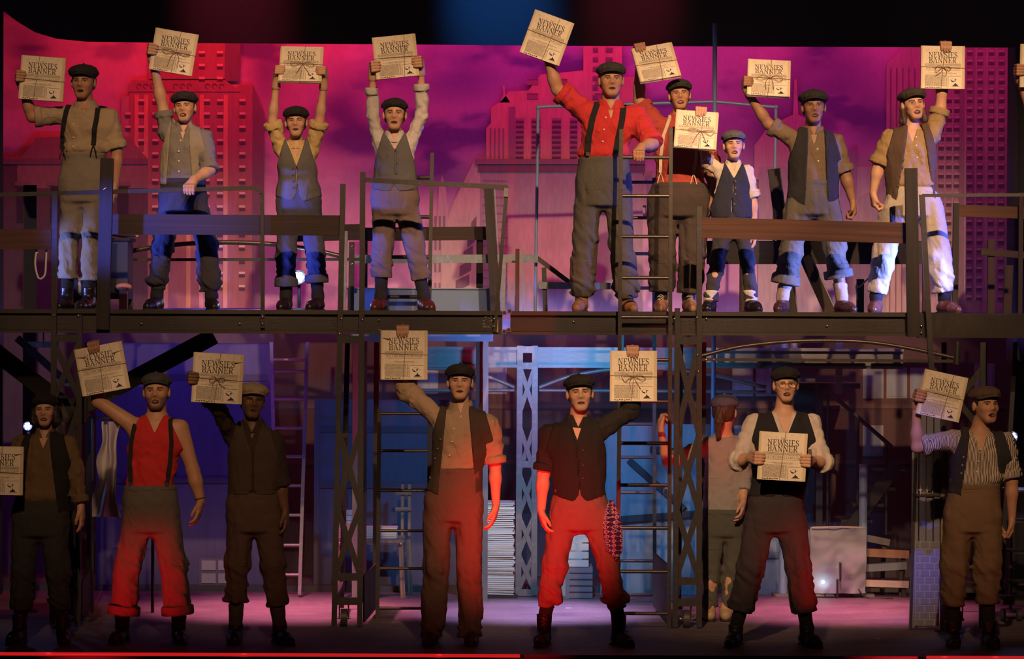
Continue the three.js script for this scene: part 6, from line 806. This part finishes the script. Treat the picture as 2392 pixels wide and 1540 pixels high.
// dark staircase and lumber at the back right
{ const z = -3.7, t = at('staircase', 'black metal staircase at the back right', 'stairs', 1980, z), q = (x, y, dz = 0) => P(x, y, z + dz); for (const dz of [0, -0.5]) { add(t, 'stringer', barGeo(q(1880, 1388, dz), q(2100, 1080, dz), 0.1, 0.03), dark); add(t, 'handrail', pipeGeo(q(1925, 905, dz), q(2085, 1045, dz), 0.016), steel); for (const x of [1935, 2005, 2072]) add(t, 'baluster', pipeGeo(q(x, 905 + (x - 1925) * 0.875, dz), q(x, 1250, dz), 0.012), steel); } for (let k = 0; k < 8; k++) { const p = q(1890 + k * 27, 1375 - k * 38); add(t, 'tread', boxGeo(p.x - 0.1, p.x + 0.14, p.y, p.y + 0.025, z - 0.48, z - 0.02), dark); } add(t, 'landing', boxGeo(q(1860, 0).x, q(2010, 0).x, q(0, 900).y, q(0, 888).y, z - 0.5, z), dark); add(t, 'post', barGeo(q(1915, 895), q(1915, 1385), 0.05, 0.04), dark); add(t, 'backing', boxGeo(q(1855, 0).x, q(1920, 0).x, q(0, 1180).y, q(0, 880).y, z - 0.52, z - 0.5), dark); }
{ const z = -3.36, rnd = mulberry(9), cols = [[0.5, 0.46, 0.4], [0.2, 0.25, 0.32], [0.35, 0.2, 0.14], [0.14, 0.14, 0.16]]; const labs = ['pale plank lowest in the scrap pile at the back right', 'blue plank across the scrap pile', 'red-brown plank on the scrap pile', 'dark plank sloping over the scrap pile', 'pale crumpled sheet on top of the scrap pile']; [[1995, 1362, 2125, 1366, 0.05], [1985, 1330, 2120, 1322, 0.055], [2000, 1290, 2125, 1296, 0.06], [1930, 1238, 2080, 1268, 0.05]].forEach(([x0, y0, x1, y1, w], i) => { const t = at('scrap_plank', labs[i], 'plank', (x0 + x1) / 2, z - i * 0.06); add(t, 'plank', barGeo(P(x0, y0, z - i * 0.06), P(x1, y1, z - i * 0.06), w, 0.05), mat(cols[i], 0.85, { map: brush })); add(t, 'strut', barGeo(P(x1 - 12, y1 + 4, z - i * 0.06 - 0.02), v3(P(x1 - 10, 0, z).x, 0, z - i * 0.06 - 0.02), 0.03, 0.03), dark); });
  const g = new THREE.PlaneGeometry(0.42, 0.5, 18, 18), p = g.attributes.position; for (let i = 0; i < p.count; i++) p.setZ(i, 0.04 * noise3(p.getX(i) * 9, p.getY(i) * 7, 3) + 0.015 * noise3(p.getX(i) * 26, p.getY(i) * 20, 5)); g.computeVertexNormals(); const t = thing('dust_sheet', 'pale crumpled sheet hanging over the scrap pile', 'sheet', P(1960, 1310, z + 0.1)); part('sheet', g, mat([0.24, 0.27, 0.3], 0.9, { side: THREE.DoubleSide }), t); part('hem', tubeGeo([v3(-0.2, 0.25, 0.02), v3(0, 0.255, 0.03), v3(0.2, 0.25, 0.01)], 0.006, 12, 6), mat([0.45, 0.45, 0.45], 0.9), t); }
// floor lamps at the back
{ const z = -3.3; for (const [k, x, y0, y1, lab] of [[0, 1933, 1345, 1388, 'lower floor lamp box with one glowing lens'], [1, 1940, 1306, 1343, 'upper floor lamp box with four pale panes']]) { const a = P(x - 28, 0, z).x, b = P(x + 22, 0, z).x, lo = k ? P(0, y1, z).y : 0, hi = P(0, y0, z).y, t = thing('floor_lamp_box', lab, 'stage light', v3((a + b) / 2, lo, z)); add(t, 'housing', boxGeo(a, b, lo, hi, z - 0.14, z), dark); for (let i = 0; i < 2; i++) for (let j = 0; j < (k ? 2 : 1); j++) { const w = (b - a - 0.03) / 2, x0 = a + 0.01 + i * (w + 0.01), hh = (hi - lo - 0.03) / (k ? 2 : 1), y = lo + 0.01 + j * (hh + 0.01); add(t, 'pane', boxGeo(x0, x0 + w, y, y + hh, z, z + 0.006), mat([0.3, 0.4, 0.45], 0.2)); } add(t, 'barn_door', boxGeo(b, b + 0.012, lo, hi, z - 0.1, z + 0.08), steel); if (!k) { const p = P(1925, 1360, z); add(t, 'lens', new THREE.SphereGeometry(0.016, 14, 10).translate(p.x, p.y, z + 0.01), glow([0.8, 0.95, 1], 1.6)); const l = new THREE.PointLight(0xd8f0ff, 0.02); l.position.set(p.x - t.position.x, p.y - t.position.y, 0.06); l.castShadow = true; t.add(l); } else add(t, 'cable', tubeGeo([v3(b, lo + 0.03, z - 0.02), v3(b + 0.1, lo - 0.02, z), v3(b + 0.2, 0.01, z + 0.05), v3(b + 0.4, 0.008, z + 0.1)], 0.006, 20, 6), dark); } }
// tall locker panel with star hooks
{ const z = -0.95, t = at('locker_panel', 'tall blue locker panel with star hooks and a brick-lined plate', 'panel', 2165, z), q = (x, y, dz = 0) => P(x, y, z + dz), blue = mat([0.17, 0.18, 0.24], 0.5), top = q(0, 930).y; const xs = [2132, 2149, 2166, 2183, 2199]; for (let i = 0; i < 4; i++) { const a = q(xs[i], 0).x + 0.004, b = q(xs[i + 1], 0).x; add(t, 'slat', boxGeo(a, b - 0.004, 0.015 + 0.004 * i, top - 0.02 * i, z - 0.05 + 0.012 * (i % 2), z - 0.02 + 0.012 * (i % 2)), blue); } add(t, 'side_stile', barGeo(v3(q(2131, 0).x, 0.012, z - 0.02), v3(q(2143, 0).x, top, z - 0.02), 0.016, 0.05), steel); add(t, 'front_post', boxGeo(q(2200, 0).x, q(2216, 0).x, 0, q(0, 1000).y, z - 0.04, z), mat([0.22, 0.18, 0.14], 0.7)); add(t, 'cross_rail', boxGeo(q(2134, 0).x, q(2200, 0).x, q(0, 1152).y, q(0, 1146).y, z - 0.006, z), steel);
  for (const x of [2152, 2167, 2180]) { const s = new THREE.Shape(); for (let k = 0; k < 8; k++) { const a = k * Math.PI / 4 + Math.PI / 2, r = k % 2 ? 0.007 : (k % 4 ? 0.016 : 0.036); k ? s.lineTo(Math.cos(a) * r, Math.sin(a) * r) : s.moveTo(Math.cos(a) * r, Math.sin(a) * r); } const p = q(x, 1145); add(t, 'star_hook', new THREE.ExtrudeGeometry(s, { depth: 0.008, bevelEnabled: false }).translate(p.x, p.y, z + 0.002), mat([0.6, 0.5, 0.5], 0.4)); }
  const a = q(2140, 0).x, b = q(2197, 0).x, y1 = q(0, 1257).y, y0 = 0.03; const pl = add(t, 'brick_plate', boxGeo(a, b, y0, y1, z - 0.002, z + 0.004), mat([0.3, 0.3, 0.34], 0.6)); const n = 12, bh = (y1 - y0) / n, ch = mat([0.16, 0.17, 0.22], 0.8); for (let r = 0; r < n; r++) for (let c = 0; c < 3; c++) { const w = (b - a) / 2.5, x0 = Math.max(a, a + (c - (r % 2) * 0.5) * w) + 0.004, x1 = Math.min(b, a + (c + 1 - (r % 2) * 0.5) * w) - 0.004; if (x1 - x0 < 0.01) continue; part('brick', local(boxGeo(x0, x1, y0 + r * bh + 0.005, y0 + (r + 1) * bh - 0.004, z + 0.004, z + 0.009), t), blue, pl); } }
// rolling rack at the right edge
{ const z = -1.7, t = at('rolling_rack', 'black rolling rack with shelves at the right edge', 'rack', 2385, z), q = (x, y, dz = 0) => P(x, y, z + dz); for (const [x0, x1] of [[2340, 2372], [2470, 2462]]) { const a = q(x0, 1388), b = q(x1, 800); add(t, 'upright', barGeo(a, b, 0.03, 0.03), dark); } for (const y of [1133, 1205, 1277, 1350]) add(t, 'shelf', boxGeo(q(2352, 0).x, q(2466, 0).x, q(0, y).y - 0.012, q(0, y).y, z - 0.2, z + 0.16), steel); add(t, 'base', boxGeo(q(2336, 0).x, q(2480, 0).x, q(0, 1398).y, q(0, 1388).y, z - 0.24, z + 0.2), steel); for (const [x, dz] of [[2346, 0.12], [2384, 0.12], [2440, 0.12]]) { const w = new THREE.CylinderGeometry(0.045, 0.045, 0.03, 16).rotateZ(Math.PI / 2), p = q(x, 0, dz); w.translate(p.x, 0.045, z + dz); add(t, 'wheel', w, dark); } add(t, 'orange_strap', barGeo(q(2338, 1222, 0.2), q(2352, 1262, 0.2), 0.02, 0.01), mat([0.7, 0.2, 0.1], 0.6)); }
// shirt hanging behind the man in the red undershirt
{ const z = -1.9, p = P(258, 985, z), g = new THREE.PlaneGeometry(0.16, 0.68, 14, 30), a = g.attributes.position; for (let i = 0; i < a.count; i++) { const v = 0.5 - a.getY(i) / 0.68, u = a.getX(i) / 0.16; a.setX(i, a.getX(i) * (0.7 + 0.5 * v) - 0.03 * v + 0.02 * noise3(v * 5, u * 2, 1)); a.setZ(i, 0.035 * Math.sin(u * 11 + v * 3) + 0.02 * noise3(u * 4, v * 6, 4)); } g.computeVertexNormals(); g.translate(0, -0.34, 0); const t = thing('hanging_shirt', 'white shirt hanging behind the man in the red undershirt', 'shirt', p); part('cloth', g, mat([0.55, 0.52, 0.54], 0.9, { side: THREE.DoubleSide }), t); part('hanger', tubeGeo([v3(-0.06, -0.03, 0), v3(0, 0.02, 0), v3(0.06, -0.03, 0)], 0.006, 10, 6), steel, t); const s = P(258, 0, z); const o = at('costume_rail', 'costume rail carrying the white shirt', 'rail', 250, z - 0.05); add(o, 'upright', pipeGeo(v3(s.x - 0.13, 0, z - 0.05), v3(s.x - 0.13, p.y + 0.02, z - 0.05), 0.012), steel); add(o, 'upright', pipeGeo(v3(s.x + 0.3, 0, z - 0.05), v3(s.x + 0.3, p.y + 0.02, z - 0.05), 0.012), steel); add(o, 'bar', pipeGeo(v3(s.x - 0.13, p.y + 0.02, z - 0.05), v3(s.x + 0.3, p.y + 0.02, z - 0.05), 0.01), steel); }
// diagonal braces under the left deck
{ const z = ZF - 0.75, t = at('deck_brace', 'pair of broad diagonal timber braces under the left deck', 'brace', 250, z, 1.2); add(t, 'timber', barGeo(P(-20, 815, z), P(200, 985, z), 0.12, 0.05), plankBlack); add(t, 'timber', barGeo(P(500, 785, z), P(190, 950, z), 0.12, 0.05), plankBlack); add(t, 'timber', barGeo(P(40, 790, z - 0.1), P(170, 905, z - 0.1), 0.05, 0.03), paleBlue); add(t, 'gusset', boxGeo(P(130, 0, z).x, P(205, 0, z).x, P(0, 985, z).y, P(0, 930, z).y, z + 0.03, z + 0.05), steel); add(t, 'strut', barGeo(P(170, 960, z + 0.06), v3(P(170, 0, z).x, 0, z + 0.06), 0.05, 0.04), steel); }
{ const z = -2.4, t = at('name_strip', 'pale strip hung under the left deck', 'strip', 130, z, 1.85); add(t, 'board', boxGeo(P(62, 0, z).x, P(138, 0, z).x, P(0, 812, z).y, P(0, 798, z).y, z - 0.01, z), mat([0.3, 0.3, 0.34], 0.8)); add(t, 'patch', boxGeo(P(84, 0, z).x, P(98, 0, z).x, P(0, 810, z).y, P(0, 800, z).y, z, z + 0.004), mat([0.5, 0.5, 0.52], 0.8)); add(t, 'hanger', boxGeo(P(100, 0, z).x, P(103, 0, z).x, P(0, 798, z).y, DECK - 0.02, z - 0.01, z), steel); }
// table with papers on the left deck
{ const z = -2.24, t = at('prop_table', 'dark cloth-covered table on the left deck', 'table', 255, z, DECK), q = (x, y) => P(x, y, z), yt = q(0, 556).y; add(t, 'cloth', boxGeo(q(212, 0).x, q(304, 0).x, DECK + 0.08, yt - 0.02, z - 0.16, z + 0.16), mat([0.05, 0.06, 0.12], 0.8)); add(t, 'top', boxGeo(q(205, 0).x, q(310, 0).x, yt - 0.02, yt, z - 0.18, z + 0.18), plankBlack); for (const [x, s] of [[216, 1], [300, 1], [216, -1], [300, -1]]) add(t, 'leg', boxGeo(q(x, 0).x - 0.015, q(x, 0).x + 0.015, DECK, DECK + 0.08, z + s * 0.12 - 0.015, z + s * 0.12 + 0.015), dark);
  const sheet = (lab, x, w, h, col, y) => { const g = new THREE.PlaneGeometry(w, 0.22, 8, 8), a = g.attributes.position; for (let i = 0; i < a.count; i++) a.setZ(i, h * (0.5 + 0.5 * noise3(a.getX(i) * 9 + x, a.getY(i) * 7, 2))); g.rotateX(-Math.PI / 2); g.computeVertexNormals(); const o = thing('loose_paper', lab, 'paper', v3(q(x, 0).x, y ?? yt + 0.002, z + 0.03)); part('sheet', g, mat(col, 0.9, { side: THREE.DoubleSide }), o); part('crease', boxGeo(-w / 2, w / 2, h, h + 0.003, -0.002, 0.002), mat(col, 0.9), o); }; sheet('loose papers drooping over the right end of the dark table', 288, 0.2, 0.03, [0.6, 0.5, 0.46]); sheet('crumpled papers heaped on the dark table behind the tall youth', 218, 0.16, 0.09, [0.6, 0.5, 0.48]);
  const b = thing('plastic_bag', 'crumpled pale plastic bag under the tall youth', 'bag', v3(q(198, 0).x, DECK, -1.95)); const g = new THREE.SphereGeometry(0.075, 20, 14), a = g.attributes.position; for (let i = 0; i < a.count; i++) { const n = 1 + 0.35 * noise3(a.getX(i) * 22, a.getY(i) * 22, a.getZ(i) * 22); a.setXYZ(i, a.getX(i) * n * 1.3, Math.max(0, 0.055 + a.getY(i) * n * 0.8) + 0.11, a.getZ(i) * n); } g.computeVertexNormals(); part('bag', g, mat([0.5, 0.5, 0.56], 0.3), b); part('box', boxGeo(-0.12, 0.12, 0, 0.12, -0.08, 0.08), dark, b);
  const c = thing('cushion', 'coral cushion on a small stand beside the dark table', 'cushion', v3(q(296, 0).x, DECK, -2.05)); const cg = new THREE.SphereGeometry(0.05, 16, 10).scale(1.2, 0.6, 1).translate(0, 0.165, 0); part('pad', cg, mat([0.6, 0.25, 0.2], 0.9), c); part('stand', boxGeo(-0.028, 0.028, 0, 0.14, -0.03, 0.03), mat([0.4, 0.2, 0.18], 0.8), c);
  const r = thing('rope_loop', 'white rope loop hanging under the short brown plank', 'rope', P(96, 580, ZF - 0.06)), o = r.position; part('rope', tubeGeo([P(86, 575, o.z).sub(o), P(82, 620, o.z).sub(o), P(92, 652, o.z).sub(o), P(103, 645, o.z).sub(o), P(107, 610, o.z).sub(o), P(108, 575, o.z).sub(o)], 0.007, 30, 8), mat([0.7, 0.66, 0.66], 0.9), r); part('knot', new THREE.SphereGeometry(0.011, 8, 6).translate(P(86, 590, o.z).sub(o).x, P(86, 590, o.z).sub(o).y, 0), mat([0.7, 0.66, 0.66], 0.9), r); }
{ const z = -2.9, t = at('dark_panel', 'narrow dark panel behind the left plank', 'panel', 68, z, DECK - 0.1); add(t, 'board', boxGeo(P(54, 0, z).x, P(84, 0, z).x, 0, P(0, 432, z).y, z - 0.02, z), mat([0.015, 0.02, 0.035], 0.8)); add(t, 'stile', boxGeo(P(54, 0, z).x, P(57, 0, z).x, 0, P(0, 432, z).y, z, z + 0.01), dark); }
// scraps of paper on the floor
{ const rnd = mulberry(14), labs = ['tiny paper scrap on the floor by the bespectacled man', 'tiny paper scrap on the floor by the lattice tower', 'tiny paper scrap on the floor at the right', 'tiny paper scrap on the floor at the back middle']; [[2055, -0.4], [690, -0.2], [1760, -0.2], [1330, -2.4]].forEach(([x, z], i) => { const p = P(x, 0, z), o = thing('paper_scrap', labs[i], 'paper', v3(p.x, 0.001, z)); const g = new THREE.PlaneGeometry(0.03 + 0.02 * rnd(), 0.03).rotateX(-Math.PI / 2).rotateY(rnd() * 3); part('scrap', g, mat([0.55, 0.5, 0.46], 0.9, { side: THREE.DoubleSide }), o); }); }
renderer.render(scene, camera);
